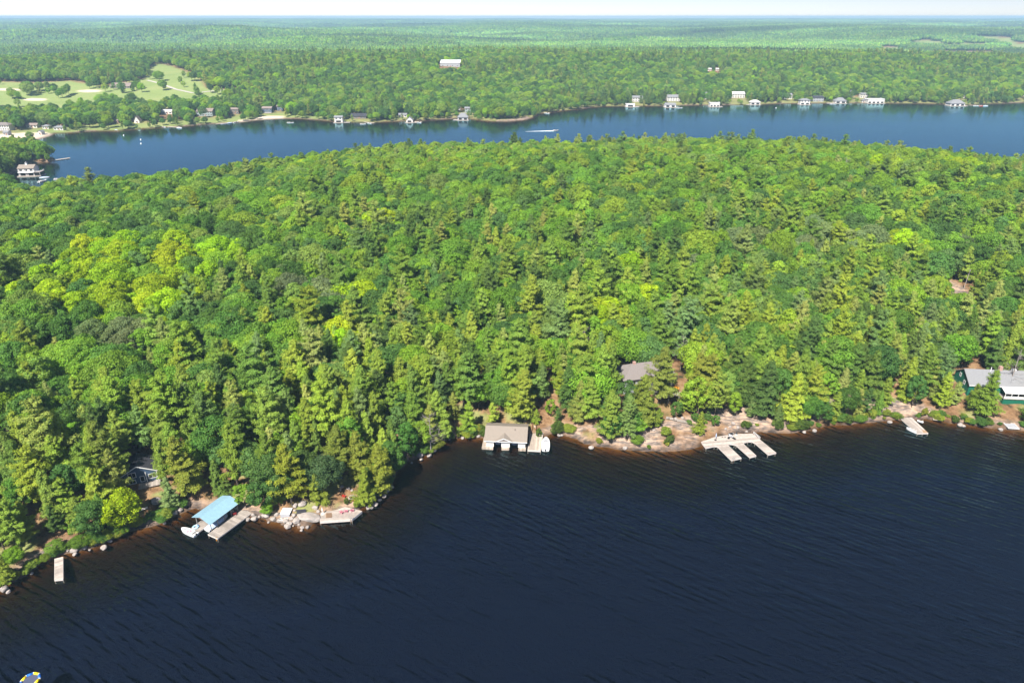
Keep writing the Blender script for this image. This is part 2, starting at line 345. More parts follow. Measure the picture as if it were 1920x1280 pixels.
# ------------------------------------------------------------------ ground sheet
def far_field(pts_px, zoff=0.0):
    return [tuple(hit(u, v)[:2]) for u, v in pts_px]
GOLF = far_field([(-90,150),(60,156),(130,152),(190,162),(272,148),(294,118),(322,124),(374,146),(392,166),(458,172),(445,192),(400,204),(330,200),(290,206),(200,202),(140,216),(60,222),(-90,212)])
FIELDS_R = [far_field(p) for p in ([(1712,76),(1742,75),(1768,82),(1766,89),(1735,88),(1712,84)], [(1797,80),(1842,83),(1840,90),(1797,90)], [(1760,98),(1862,97),(1862,106),(1760,106)],
 [(1832,69),(1872,69),(1870,78),(1832,78)], [(1868,73),(1902,71),(1906,83),(1872,86)], [(1885,83),(1930,81),(1930,97),(1890,95)], [(1650,89),(1688,88),(1688,98),(1650,98)])]
CLEAR_PX = {}
def build_ground():
    BARN = hit(1786, 79)
    ys = np.concatenate([np.arange(-450, 75, 15.0), np.arange(75, 300, 1.5), np.arange(300, 660, 3.0), np.arange(660, 950, 6.0), np.arange(950, 1250, 4.0), np.arange(1250, 2500, 12.0), 2500 * 1.035 ** np.arange(0, 54)])
    nx = 560; u = np.linspace(-1, 1, nx + 1); u = np.sign(u) * (0.55 * np.abs(u) + 0.45 * np.abs(u) ** 2.2)
    hw = np.where(ys < 620, 620, 0.97 * ys + 20)
    X = u[None, :] * hw[:, None]; Y = np.repeat(ys[:, None], nx + 1, 1)
    Z, s1, s2 = height(X, Y, True)
    ny = len(ys)
    co = np.stack([X, Y, Z], -1).reshape(-1, 3)
    i = (np.arange(ny - 1)[:, None] * (nx + 1) + np.arange(nx)[None, :]).ravel()
    faces = np.stack([i, i + 1, i + nx + 2, i + nx + 1], -1)
    me = bpy.data.meshes.new("ground")
    me.vertices.add(len(co)); me.vertices.foreach_set("co", co.ravel())
    me.loops.add(faces.size); me.loops.foreach_set("vertex_index", faces.ravel())
    me.polygons.add(len(faces)); me.polygons.foreach_set("loop_start", np.arange(len(faces)) * 4)
    me.polygons.foreach_set("use_smooth", np.ones(len(faces), bool))
    me.update(calc_edges=True)
    # real materials of the land: R grass, G sand, B bare granite
    msk = np.zeros((ny, nx + 1, 4)); msk[..., 3] = 1
    farY = ys > 640
    Xf, Yf = X[farY], Y[farY]
    g = sst(-6, 6, inpoly(GOLF, Xf, Yf) + 14 * fbm(Xf / 60, Yf / 60, 91))
    for p in FIELDS_R: g = np.maximum(g, sst(-10, 10, inpoly(p, Xf, Yf)))
    s2f = s2[farY]
    lawn = sst(0, 5, s2f) * sst(48, 34, s2f) * sst(-760, -700, Xf) * sst(-205, -240, Xf)
    g = np.maximum(g, lawn * 0.9)
    g = np.maximum(g, 0.75 * sst(0, 3, s2f) * sst(14, 7, s2f) * sst(-0.1, 0.12, fbm(Xf / 30, Yf / 30, 95)))
    g = np.maximum(g, 0.6 * sst(1, 4, s2f) * sst(75, 45, s2f)); g = np.maximum(g, 0.7 * sst(150, 60, np.hypot(Xf - BARN[0], Yf - BARN[1])))
    msk[farY, :, 0] = g
    sand = np.zeros_like(g)
    bp = [tuple(W(u_, v_, 0.5)[:2]) for u_, v_ in ((-80, 278), (30, 268), (92, 257), (100, 252), (84, 250), (40, 252), (-80, 262))]
    sand = np.maximum(sand, sst(-3, 2, inpoly(bp, Xf, Yf)))
    bp = [tuple(W(u_, v_, 0.3)[:2]) for u_, v_ in ((477, 228), (532, 225), (532, 219.5), (500, 220), (477, 223))]
    sand = np.maximum(sand, sst(-3, 2, inpoly(bp, Xf, Yf)))
    bp = [tuple(W(u_, v_, 0.3)[:2]) for u_, v_ in ((448, 231), (468, 228.5), (468, 225), (448, 227))]
    sand = np.maximum(sand, sst(-3, 2, inpoly(bp, Xf, Yf)))
    for (cx, cy, a, b_) in [(*hit(u_, v_)[:2], a_, 9) for u_, v_, a_ in ((10, 168, 26), (66, 187, 16), (182, 147, 22), (168, 171, 18))]:
        sand = np.maximum(sand, sst(1.15, 0.85, np.hypot((Xf - cx) / a, (Yf - cy) / b_)))
    msk[farY, :, 1] = sand
    rockf = sst(-1, 1, s2f) * sst(16, 8, s2f) * sst(820, 860, proj(Xf, Yf, 0)[0]) * sst(1010, 985, proj(Xf, Yf, 0)[0]) * sst(-.12, .02, fbm(Xf / 14, Yf / 14, 33))
    rockf = np.maximum(rockf, sst(-1, .5, s2f) * sst(5, 2.5, s2f) * sst(0.0, 0.1, fbm(Xf / 35, Yf / 35, 37)))
    msk[farY, :, 2] = rockf
    nearY = (ys > 60) & (ys < 640)
    Xn, Yn, sn = X[nearY], Y[nearY], s1[nearY]
    wid = 3.0 + 8.5 * sst(10, 40, Xn) * sst(150, 120, Xn) + 3.5 * fbm(Xn / 9, Yn / 9, 51)
    rock = sst(wid + 1.2, wid - 0.8, sn) * sst(-6, 0, sn)
    grassy = (1 - .8 * sst(22, 34, Xn) * sst(95, 80, Xn)) * sst(0.02, 0.16, fbm(Xn / 5, Yn / 5, 55)) * sst(1.5, 4, sn) * sst(30, 18, sn)
    msk[nearY, :, 2] = rock * sst(0.16, 0.02, fbm(Xn / 6, Yn / 6, 56) - 0.01)
    msk[nearY, :, 0] = grassy * 0.75
    pc = hit(1787, 540)
    msk[nearY, :, 2] = np.maximum(msk[nearY, :, 2], sst(7, 3.5, np.hypot((Xn - pc.x) / 1.0, (Yn - pc.y) / 2.2)))
    a = me.color_attributes.new("mask", 'FLOAT_COLOR', 'POINT'); a.data.foreach_set("color", msk.ravel())
    # material
    m, nt, out = nodes("ground")
    b = N(nt, "ShaderNodeBsdfPrincipled"); b.inputs["Roughness"].default_value = 0.9; b.inputs["Specular IOR Level"].default_value = 0.15
    at = N(nt, "ShaderNodeAttribute", attribute_name="mask"); sep = N(nt, "ShaderNodeSeparateColor"); nt.links.new(at.outputs["Color"], sep.inputs[0])
    n1 = noise(nt, 0.22, 6, 0.65); n2 = noise(nt, 1.1, 6, 0.7); n3 = noise(nt, 0.02, 4, 0.6)
    floor_ = ramp(nt, n1.outputs[0], [(0.34, (0.035, 0.04, 0.018)), (0.47, (0.20, 0.11, 0.055)), (0.60, (0.31, 0.195, 0.105)), (0.72, (0.06, 0.075, 0.022))])
    gr = ramp(nt, n3.outputs[0], [(0.3, (0.17, 0.24, 0.06)), (0.5, (0.22, 0.29, 0.08)), (0.68, (0.29, 0.31, 0.11))])
    grn = mixc(nt, 0.35, gr.outputs[0], ramp(nt, n2.outputs[0], [(0.35, (0.12, 0.17, 0.03)), (0.65, (0.4, 0.42, 0.2))]).outputs[0])
    sd = ramp(nt, n1.outputs[0], [(0.3, (0.58, 0.46, 0.34)), (0.7, (0.70, 0.58, 0.46))])
    nr = noise(nt, 0.55, 7, 0.62, sc=(0.55, 1.5, 1.2), rot=(0, 0, R(-12)))
    rk = ramp(nt, nr.outputs[0], [(0.30, (0.10, 0.085, 0.075)), (0.44, (0.23, 0.185, 0.16)), (0.58, (0.52, 0.365, 0.265)), (0.75, (0.47, 0.30, 0.17))])
    nb = noise(nt, 0.5, 3, 0.6); stain = ramp(nt, nb.outputs[0], [(0.46, (1, 1, 1)), (0.64, (0.58, 0.57, 0.57))])
    rk2 = mixc(nt, 1.0, rk.outputs[0], stain.outputs[0], 'MULTIPLY')
    c = mixc(nt, sep.outputs[0], floor_.outputs[0], grn); c = mixc(nt, sep.outputs[2], c, rk2); c = mixc(nt, sep.outputs[1], c, sd.outputs[0])
    # wet dark band; bed darkens with depth, painting light absorbed by tea-stained water
    geo = N(nt, "ShaderNodeNewGeometry"); sx = N(nt, "ShaderNodeSeparateXYZ"); nt.links.new(geo.outputs["Position"], sx.inputs[0])
    mr = N(nt, "ShaderNodeMapRange"); mr.inputs[1].default_value = -5.0; mr.inputs[2].default_value = 0.0; nt.links.new(sx.outputs[2], mr.inputs[0])
    ad = N(nt, "ShaderNodeMath", operation='MULTIPLY_ADD'); nt.links.new(n1.outputs[0], ad.inputs[0]); ad.inputs[1].default_value = 0.22; ad.inputs[2].default_value = -0.11
    ad2 = N(nt, "ShaderNodeMath", operation='ADD'); nt.links.new(ad.outputs[0], ad2.inputs[0]); nt.links.new(mr.outputs[0], ad2.inputs[1])
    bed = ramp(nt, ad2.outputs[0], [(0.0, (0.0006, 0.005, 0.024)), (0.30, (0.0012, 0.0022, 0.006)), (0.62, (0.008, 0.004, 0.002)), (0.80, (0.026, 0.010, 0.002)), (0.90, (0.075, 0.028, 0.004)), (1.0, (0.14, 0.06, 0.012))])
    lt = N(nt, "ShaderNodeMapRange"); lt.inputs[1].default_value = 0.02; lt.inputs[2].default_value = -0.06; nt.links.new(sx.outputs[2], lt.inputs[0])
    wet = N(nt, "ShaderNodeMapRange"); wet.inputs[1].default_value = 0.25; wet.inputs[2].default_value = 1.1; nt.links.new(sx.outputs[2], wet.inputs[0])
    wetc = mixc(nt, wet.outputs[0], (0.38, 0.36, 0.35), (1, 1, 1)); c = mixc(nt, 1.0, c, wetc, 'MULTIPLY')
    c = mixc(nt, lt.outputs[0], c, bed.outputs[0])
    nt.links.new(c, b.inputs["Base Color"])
    bp_ = N(nt, "ShaderNodeBump"); bp_.inputs["Strength"].default_value = 0.7; bp_.inputs["Distance"].default_value = 0.5
    nt.links.new(n2.outputs[0], bp_.inputs["Height"]); nt.links.new(bp_.outputs[0], b.inputs["Normal"])
    nt.links.new(b.outputs[0], out.inputs[0])
    me.materials.append(m)
    o = bpy.data.objects.new("ground", me); COL.objects.link(o); tag(o, "forested shore and hills sloping down into the lake", "ground", kind="structure")
    return o
build_ground()

# ------------------------------------------------------------------ lake
def build_lake():
    mb = MB(); mb.add([(-2600, -440, 0), (2600, -440, 0), (2600, 1700, 0), (-2600, 1700, 0)], [(0, 1, 2, 3)])
    m, nt, out = nodes("lake_water")
    tc = N(nt, "ShaderNodeTexCoord")
    def ma(op, a, b):
        n = N(nt, "ShaderNodeMath", operation=op)
        for s_, v_ in zip(n.inputs, (a, b)):
            if isinstance(v_, (int, float)): s_.default_value = v_
            else: nt.links.new(v_, s_)
        return n.outputs[0]
    def wave(along, across, rz, detail=2.0, dist=0.0):
        """uneven ripples: crest length and spacing in metres, centred on zero"""
        mp = N(nt, "ShaderNodeMapping"); mp.vector_type = 'TEXTURE'
        mp.inputs["Rotation"].default_value = (0, 0, rz); mp.inputs["Scale"].default_value = (along, across, 1)
        nt.links.new(tc.outputs["Object"], mp.inputs[0])
        n = N(nt, "ShaderNodeTexNoise"); n.inputs["Scale"].default_value = 1.0; n.inputs["Detail"].default_value = detail; n.inputs["Roughness"].default_value = 0.6; n.inputs["Distortion"].default_value = dist
        nt.links.new(mp.outputs[0], n.inputs["Vector"]); return ma('SUBTRACT', n.outputs[0], 0.5)
    def crests(period, rz, dist, dscale, ph=0.0):
        """long wind-wave crests, wandering a little"""
        mp = N(nt, "ShaderNodeMapping"); mp.vector_type = 'TEXTURE'; mp.inputs["Rotation"].default_value = (0, 0, rz)
        nt.links.new(tc.outputs["Object"], mp.inputs[0])
        wv = N(nt, "ShaderNodeTexWave", wave_type='BANDS', bands_direction='Y', wave_profile='SIN'); wv.inputs["Scale"].default_value = 2 * math.pi / (20 * period)
        wv.inputs["Distortion"].default_value = dist; wv.inputs["Detail"].default_value = 3.0; wv.inputs["Detail Scale"].default_value = dscale; wv.inputs["Detail Roughness"].default_value = 0.6; wv.inputs["Phase Offset"].default_value = ph
        nt.links.new(mp.outputs[0], wv.inputs["Vector"]); return ma('SUBTRACT', wv.outputs["Fac"], 0.5)
    patch = noise(nt, 0.012, 4, 0.55, sc=(0.6, 1.4, 1), rot=(0, 0, R(36)))
    pr = N(nt, "ShaderNodeMapRange"); pr.inputs[1].default_value = 0.32; pr.inputs[2].default_value = 0.68; pr.inputs[3].default_value = 0.45; pr.inputs[4].default_value = 1.35
    nt.links.new(patch.outputs[0], pr.inputs[0])
    # the open basin is ruffled by the wind, the channel behind the wooded hill lies calmer
    sxy = N(nt, "ShaderNodeSeparateXYZ"); nt.links.new(tc.outputs["Object"], sxy.inputs[0])
    calm = N(nt, "ShaderNodeMapRange"); calm.inputs[1].default_value = 300.0; calm.inputs[2].default_value = 600.0; calm.inputs[3].default_value = 1.0; calm.inputs[4].default_value = 0.10; nt.links.new(sxy.outputs[1], calm.inputs[0])
    grp = ma('ADD', ma('MULTIPLY', wave(14.0, 4.0, R(-36), 2.0), 2.2), 0.9)
    fwd = ma('ADD', ma('MULTIPLY', crests(1.9, R(-35), 5.5, .22), ma('MULTIPLY', grp, 0.20)), ma('MULTIPLY', crests(1.25, R(-26), 5.0, .35, 1.3), 0.11))
    fwd = ma('ADD', fwd, ma('ADD', ma('MULTIPLY', wave(2.6, .5, R(-24), 2.0), 0.32), ma('MULTIPLY', wave(34.0, 3.2, R(-37), 3.0, .3), 0.34)))
    fwd = ma('MULTIPLY', ma('MULTIPLY', ma('MULTIPLY', fwd, pr.outputs[0]), calm.outputs[0]), WAVE)
    sid = ma('MULTIPLY', ma('MULTIPLY', wave(2.0, 1.6, R(40), 2.0), 0.45 * WAVE), calm.outputs[0])
    def lin(a, ka, b_, kb): return ma('ADD', ma('MULTIPLY', a, ka), ma('MULTIPLY', b_, kb))
    cx = N(nt, "ShaderNodeCombineXYZ"); nt.links.new(lin(fwd, .56, sid, .83), cx.inputs[0]); nt.links.new(lin(fwd, .83, sid, -.56), cx.inputs[1]); cx.inputs[2].default_value = 1.0
    bp = N(nt, "ShaderNodeVectorMath", operation='NORMALIZE'); nt.links.new(cx.outputs[0], bp.inputs[0])
    gl = N(nt, "ShaderNodeBsdfGlossy"); gl.inputs["Roughness"].default_value = 0.10; gl.inputs["Color"].default_value = c4((0.52, 0.92, 1.0))
    nt.links.new(bp.outputs[0], gl.inputs["Normal"])
    tr = N(nt, "ShaderNodeBsdfTransparent"); tr.inputs[0].default_value = c4((0.80, 0.78, 0.74))
    fr = N(nt, "ShaderNodeFresnel"); fr.inputs[0].default_value = 1.333; nt.links.new(bp.outputs[0], fr.inputs["Normal"])
    mx = N(nt, "ShaderNodeMixShader"); nt.links.new(fr.outputs[0], mx.inputs[0]); nt.links.new(tr.outputs[0], mx.inputs[1]); nt.links.new(gl.outputs[0], mx.inputs[2])
    nt.links.new(mx.outputs[0], out.inputs[0])
    o = mb.build("lake", m); tag(o, "dark wind-rippled lake water", "lake", kind="structure")
WAVE = 1.45
build_lake()

# ------------------------------------------------------------------ air
def build_haze():
    mb = MB(); mb.box(0, 7400, 55, 33000, 16800, 140)
    m, nt, out = nodes("hazy_air")
    v = N(nt, "ShaderNodeVolumePrincipled"); v.inputs["Density"].default_value = HAZE; v.inputs["Color"].default_value = c4((0.50, 0.78, 1.0)); v.inputs["Anisotropy"].default_value = 0.0
    nt.links.new(v.outputs[0], out.inputs["Volume"])
    o = mb.build("haze", m); tag(o, "pale blue summer haze over the far woods", "haze", kind="stuff")
HAZE = 1.3e-4
build_haze()

# ------------------------------------------------------------------ light
SUN_EL = R(50); SUN_DIR = Vector((-0.42 * math.cos(SUN_EL), -0.907 * math.cos(SUN_EL), math.sin(SUN_EL))).normalized()
w = bpy.data.worlds.new("World"); scene.world = w; w.use_nodes = True
nt = w.node_tree; bg = nt.nodes.get("Background") or nt.nodes.new("ShaderNodeBackground")
sky = nt.nodes.new("ShaderNodeTexSky"); sky.sky_type = 'NISHITA'; sky.sun_disc = False
sky.sun_elevation = SUN_EL; sky.sun_rotation = -math.atan2(SUN_DIR.x, SUN_DIR.y); sky.altitude = 250; sky.air_density = 0.58; sky.dust_density = 0.05; sky.ozone_density = 1.6
skc = mixc(nt, 1.0, sky.outputs[0], (1.07, 0.97, 1.04), 'MULTIPLY'); nt.links.new(skc, bg.inputs[0]); bg.inputs[1].default_value = 0.062
outw = [n for n in nt.nodes if n.type == 'OUTPUT_WORLD'][0]; nt.links.new(bg.outputs[0], outw.inputs[0])
sd = bpy.data.lights.new("sun", 'SUN'); sd.energy = 5.0; sd.angle = R(0.5); sd.color = (1.0, 0.96, 0.88)
so = bpy.data.objects.new("sun", sd); COL.objects.link(so); so.location = (0, 0, 300)
so.rotation_euler = (-SUN_DIR).to_track_quat('-Z', 'Y').to_euler()
vs = scene.view_settings; vs.view_transform = 'Standard'; vs.look = 'None'; vs.exposure = 1.0; vs.gamma = 1.0
cy = scene.cycles
cy.max_bounces = 6; cy.diffuse_bounces = 2; cy.glossy_bounces = 2; cy.transmission_bounces = 3; cy.transparent_max_bounces = 8; cy.volume_bounces = 0
cy.caustics_reflective = False; cy.caustics_refractive = False; cy.use_denoising = True
scene.render.use_persistent_data = False
# ------------------------------------------------------------------ foliage shapes (numpy)
def unit(a): return a / (np.linalg.norm(a, axis=-1, keepdims=True) + 1e-9)
def cards(c, n, ax, L, Wd, shade, r):
    """leaf sprays: kite-shaped faces. c centres, n normals, ax long axis"""
    n = unit(n); ax = unit(ax - n * (ax * n).sum(-1, keepdims=True)); bx = np.cross(n, ax)
    L = L[:, None]; Wd = Wd[:, None]
    k = len(c); v = np.empty((k, 4, 3))
    v[:, 0] = c - ax * L * 0.5; v[:, 1] = c + bx * Wd * 0.5 + n * Wd * 0.08; v[:, 2] = c + ax * L * 0.5; v[:, 3] = c - bx * Wd * 0.5 - n * Wd * 0.08
    f = np.arange(4 * k).reshape(k, 4)
    return v.reshape(-1, 3), f, np.repeat(shade, 4, 0)
def join(parts):
    vs, fs, ss = [], [], []; b = 0
    for v, f, s in parts:
        vs.append(v); fs.append(f + b); ss.append(s); b += len(v)
    return np.concatenate(vs), np.concatenate(fs), np.concatenate(ss)
def rsh(r, k, lo=0.75, hi=1.25):
    """leaf to leaf colour: light and dark, a little yellower or bluer"""
    b = r.uniform(lo, hi, k); y = r.normal(0, 0.06, k)
    return np.stack([b * (1 + y), b, b * (1 - y)], -1)

def broad_crown(seed, Rr=4.6, Ht=15.0, base=4.5, lobes=46, leaves=130, loose=0.0):
    r = np.random.default_rng(seed); parts = []
    cz = base + (Ht - base) * 0.48; hz_ = (Ht - base) * 0.5
    stretch = r.uniform(0.85, 1.15, 2)
    wob = r.uniform(0, 6.28, 3)
    for i in range(lobes):
        t = (i + 0.5) / lobes; ph = i * 2.39996 + r.uniform(-0.5, 0.5); up = 1 - 1.65 * t
        rad = math.sqrt(max(0, 1 - up * up)); rr = r.uniform(0.66, 0.98) * (1 + 0.16 * math.sin(2 * ph + wob[0]) + 0.10 * math.sin(3 * ph + wob[1]))
        c = np.array([math.cos(ph) * rad * Rr * rr * stretch[0], math.sin(ph) * rad * Rr * rr * stretch[1], cz + up * hz_ * r.uniform(0.78, 1.0)])
        if up < -0.2: c[:2] *= 0.85
        lr = Rr * r.uniform(0.17, 0.38); k = int(leaves * (lr / (Rr * 0.29)) ** 2)
        d = unit(r.normal(size=(k, 3)) + np.array([0, 0, 0.55]) + 0.55 * unit((c - [0, 0, cz - 1.0])[None]))
        p = c + d * lr * r.uniform(0.75, 1.08 + loose, (k, 1)) * np.array([1.1, 1.1, 0.82])
        n = unit(d + r.normal(size=(k, 3)) * 0.42)
        s = rsh(r, k, 0.82, 1.18) * r.uniform(0.86, 1.14)
        parts.append(cards(p, n, r.normal(size=(k, 3)), r.uniform(0.36, 0.78, k), r.uniform(0.26, 0.52, k), s, r))
    return join(parts)

def pine_crown(seed, Ht=20.0, base=0.25, Lmax=4.0, whorl=0.85, nb=5, dens=1.0, rise=0.25, droop=0.0, top=0.75, rag=0.4):
    r = np.random.default_rng(seed); parts = []; limbs = []
    z = Ht * base
    lean = r.uniform(-0.035, 0.035, 2); wa = r.uniform(0, 6.28, 4)
    while z < Ht - 0.4:
        t = (z / Ht - base) / (1 - base)
        prof = (1 - t) ** top * (0.55 + 0.45 * min(1, t * 5 + 0.35))
        for j in range(nb):
            if r.random() < 0.12 * (1 - t): continue
            ph = j * 6.283 / nb + r.uniform(-0.5, 0.5) + z * 1.7
            L = max(0.5, Lmax * prof * r.uniform(1 - rag, 1.0 + 0.3 * rag) * (1 + .28 * math.sin(ph + wa[0] + z * .12) + .18 * math.sin(2 * ph + wa[1] - z * .35) + .16 * math.sin(z * 1.1 + wa[2])))
            el = rise * (0.3 + 1.2 * t) - droop + r.normal(0, 0.2)
            d = np.array([math.cos(ph) * math.cos(el), math.sin(ph) * math.cos(el), math.sin(el)])
            o = np.array([lean[0] * z, lean[1] * z, z])
            side = np.array([-math.sin(ph), math.cos(ph), 0])
            if L > 1.2: limbs.append((o, o + d * L * 0.8, 0.02 * L))
            # plume pads: the branch carries 2-5 flat clusters towards its outer end
            npad = max(2, int(L * 1.4))
            for q in range(npad):
                f = 0.16 + 0.84 * (q + 0.5) / npad
                pc = o + d * L * f + side * r.uniform(-0.28, 0.28) * L * f + np.array([0, 0, 0.10 * L * f * f])
                pr = r.uniform(0.5, 0.85) * (0.6 + 0.11 * L)
                k = int(58 * dens)
                a = r.uniform(0, 6.283, k); q2 = np.sqrt(r.random(k)) * pr
                p = pc + (d[None] * (np.cos(a) * q2 * 1.35)[:, None] + side[None] * (np.sin(a) * q2)[:, None]) + np.array([0, 0, 1]) * (0.34 * pr * (1 - (q2 / pr) ** 2) + r.normal(0, 0.24, k))[:, None]
                n = unit(np.array([0, 0, 1.0]) + 0.35 * d + (p - pc) * 0.55 / pr + r.normal(size=(k, 3)) * 0.38)
                ax = unit((p - pc) + d * 0.35 * pr + r.normal(size=(k, 3)) * 0.2)
                s = rsh(r, k, 0.75, 1.2) * (0.84 + 0.20 * f) * r.uniform(0.9, 1.1)
                parts.append(cards(p, n, ax, r.uniform(0.34, 0.66, k), r.uniform(0.12, 0.24, k), s, r))
        z += whorl * r.uniform(0.55, 1.45)
    k = 40; p = np.array([lean[0] * Ht, lean[1] * Ht, Ht - 0.5]) + r.normal(size=(k, 3)) * np.array([0.22, 0.22, 0.5])
    parts.append(cards(p, r.normal(size=(k, 3)) + [0, 0, 0.5], r.normal(size=(k, 3)) * .4 + [0, 0, 1], r.uniform(0.4, 0.8, k), r.uniform(0.15, 0.3, k), rsh(r, k), r))
    v, f, s = join(parts); return v, f, s, limbs

def wood(Ht, r0, limbs, frac=0.95, n=6, seed=0):
    r = random.Random(seed); mb = MB()
    k = 5; pts = []; rs = []
    for i in range(k + 1):
        t = i / k; pts.append((r.uniform(-.12, .12) * t, r.uniform(-.12, .12) * t, -0.6 + (Ht * frac + 0.6) * t)); rs.append(r0 * (1 - 0.86 * t))
    mb.path(pts, rs, n)
    for a, b, rr in limbs: mb.tube(a, b, rr, rr * 0.4, 3, False)
    return mb
def mesh_np(name, v, f, shade, m):
    me = bpy.data.meshes.new(name); k = f.shape[1]
    me.vertices.add(len(v)); me.vertices.foreach_set("co", v.astype(np.float32).ravel())
    me.loops.add(f.size); me.loops.foreach_set("vertex_index", f.astype(np.int32).ravel())
    me.polygons.add(len(f)); me.polygons.foreach_set("loop_start", np.arange(len(f), dtype=np.int32) * k)
    me.update(calc_edges=True)
    a = me.attributes.new("shade", 'FLOAT_COLOR', 'POINT'); a.data.foreach_set("color", np.concatenate([shade, np.ones((len(v), 1))], 1).astype(np.float32).ravel())
    me.materials.append(m); return me

class Var: pass
def make_var(kind, crown, Ht, r0, limbs, m, seed):
    q = Var(); q.kind = kind; q.v, q.f, q.s = crown; q.H = Ht
    wmb = wood(Ht, r0, limbs, 0.55 if kind == 'broad' else 0.97, 6, seed); q.wmb = wmb
    q.crown = mesh_np("crown", q.v, q.f, q.s, m)
    me = bpy.data.meshes.new("trunk"); me.from_pydata([tuple(p) for p in wmb.v], [], wmb.f); me.materials.append(M['bark']); me.update(); q.trunk = me
    q.rad = float(np.percentile(np.hypot(q.v[:, 0], q.v[:, 1]), 95))
    return q
def broad_limbs(seed, Rr, Ht, base):
    r = random.Random(seed); out = []
    for i in range(7):
        a = i * 0.9 + r.random(); z0 = base * r.uniform(0.7, 1.2); L = Rr * r.uniform(0.5, 0.8)
        out.append((np.array([0, 0, z0]), np.array([math.cos(a) * L, math.sin(a) * L, z0 + r.uniform(.3, .55) * (Ht - base)]), 0.09))
    return out
VB = []; VP = []
for i, (Rr, Ht, base, lob, lo) in enumerate([(4.6, 14.5, 3.6, 46, 0), (5.4, 15.5, 4.2, 60, 0.03), (4.0, 15.0, 3.2, 42, 0), (6.0, 16.0, 4.5, 72, 0), (3.4, 12.5, 2.6, 34, 0.05), (5.0, 14.0, 3.5, 50, 0.08), (4.4, 16.5, 3.8, 50, 0.05), (6.6, 15.5, 3.8, 84, 0.1), (3.0, 11.0, 1.6, 30, 0.12)]):
    VB.append(make_var('broad', broad_crown(100 + i, Rr, Ht, base, lob, 125, lo), Ht, 0.26, broad_limbs(i, Rr, Ht, base), M['leaf'], i))
for i, kw in enumerate([dict(Ht=21, base=0.22, Lmax=5.6, rag=0.5, top=.62), dict(Ht=19, base=0.16, Lmax=5.0, rag=0.42, rise=0.3, top=.62), dict(Ht=23, base=0.32, Lmax=5.8, rag=0.6, nb=5, whorl=1.1, top=.5),
                        dict(Ht=17, base=0.10, Lmax=4.7, rag=0.3, rise=0.15, top=.7), dict(Ht=15, base=0.06, Lmax=3.9, rag=0.25, rise=0.05, droop=0.12, nb=6, whorl=0.8, top=.8), dict(Ht=20, base=0.25, Lmax=4.6, rag=0.5, nb=5, top=.55),
                        dict(Ht=18, base=0.06, Lmax=5.2, rag=0.35, rise=0.2, nb=6, top=.7)]):
    v, f, s, limbs = pine_crown(200 + i, **kw)
    VP.append(make_var('pine', (v, f, s), kw['Ht'], 0.28, limbs, M['needle'], 50 + i))

# bare grey trees
def dead_tree_mesh(seed, Ht):
    r = random.Random(seed); tr = MB(); br = MB()
    tr.path([(0, 0, -.5), (.15, .1, Ht * .4), (.1, .3, Ht * .75), (0.3, .2, Ht)], [.22, .17, .1, .03], 6)
    for i in range(34):
        z = Ht * r.uniform(.32, .97); a = r.uniform(0, 6.28); L = (Ht - z) * .45 + r.uniform(.8, 2.2); e = r.uniform(.2, .8)
        p0 = Vector((.1, .15, z)); p1 = p0 + Vector((math.cos(a) * L * .6, math.sin(a) * L * .6, L * e * .5)); p2 = p1 + Vector((math.cos(a + .5) * L * .45, math.sin(a + .5) * L * .45, L * .35))
        br.path([p0, p1, p2], [.055, .035, .012], 3)
        for q in range(3):
            b = a + r.uniform(-1.2, 1.2); br.tube(p1, p1 + Vector((math.cos(b) * L * .35, math.sin(b) * L * .35, L * r.uniform(.05, .4))), .025, .008, 3)
    return tr, br

# ------------------------------------------------------------------ tints (albedo of the leaves)
T_PINE = [(0.330, 0.430, 0.048), (0.262, 0.382, 0.048), (0.182, 0.300, 0.043), (0.350, 0.420, 0.095), (0.205, 0.315, 0.085), (0.124, 0.215, 0.041)]
T_BROAD = [(0.180, 0.345, 0.033), (0.122, 0.256, 0.037), (0.225, 0.385, 0.031), (0.124, 0.243, 0.053), (0.228, 0.340, 0.062), (0.092, 0.195, 0.034), (0.275, 0.405, 0.035)]
T_YEL = [(0.35, 0.52, 0.011), (0.29, 0.48, 0.012), (0.40, 0.52, 0.014)]
# ------------------------------------------------------------------ bookkeeping
CLEAR = []      # (x, y, radius) where no tree may stand
KEEP = []       # (u0, v0, u1, v1, depth, chance) openings in the wood through which the photo shows something
LAND = []       # (phrase, x, y) places trees can be named after
def loc2(P, base, rz):
    d = Vector(P) - Vector(base); c, s_ = math.cos(-rz), math.sin(-rz)
    return Vector((d.x * c - d.y * s_, d.x * s_ + d.y * c, d.z))
def C(origin, scale, pts, z=0.0):
    """read points off an enlarged view of the photograph"""
    return [W(origin[0] + p[0] / scale, origin[1] + p[1] / scale, z) for p in pts]
def angle(a, b): return math.atan2(b.y - a.y, b.x - a.x)
def keep(u0, v0, u1, v1, depth, chance=1.0): KEEP.append((u0, v0, u1, v1, depth, chance))

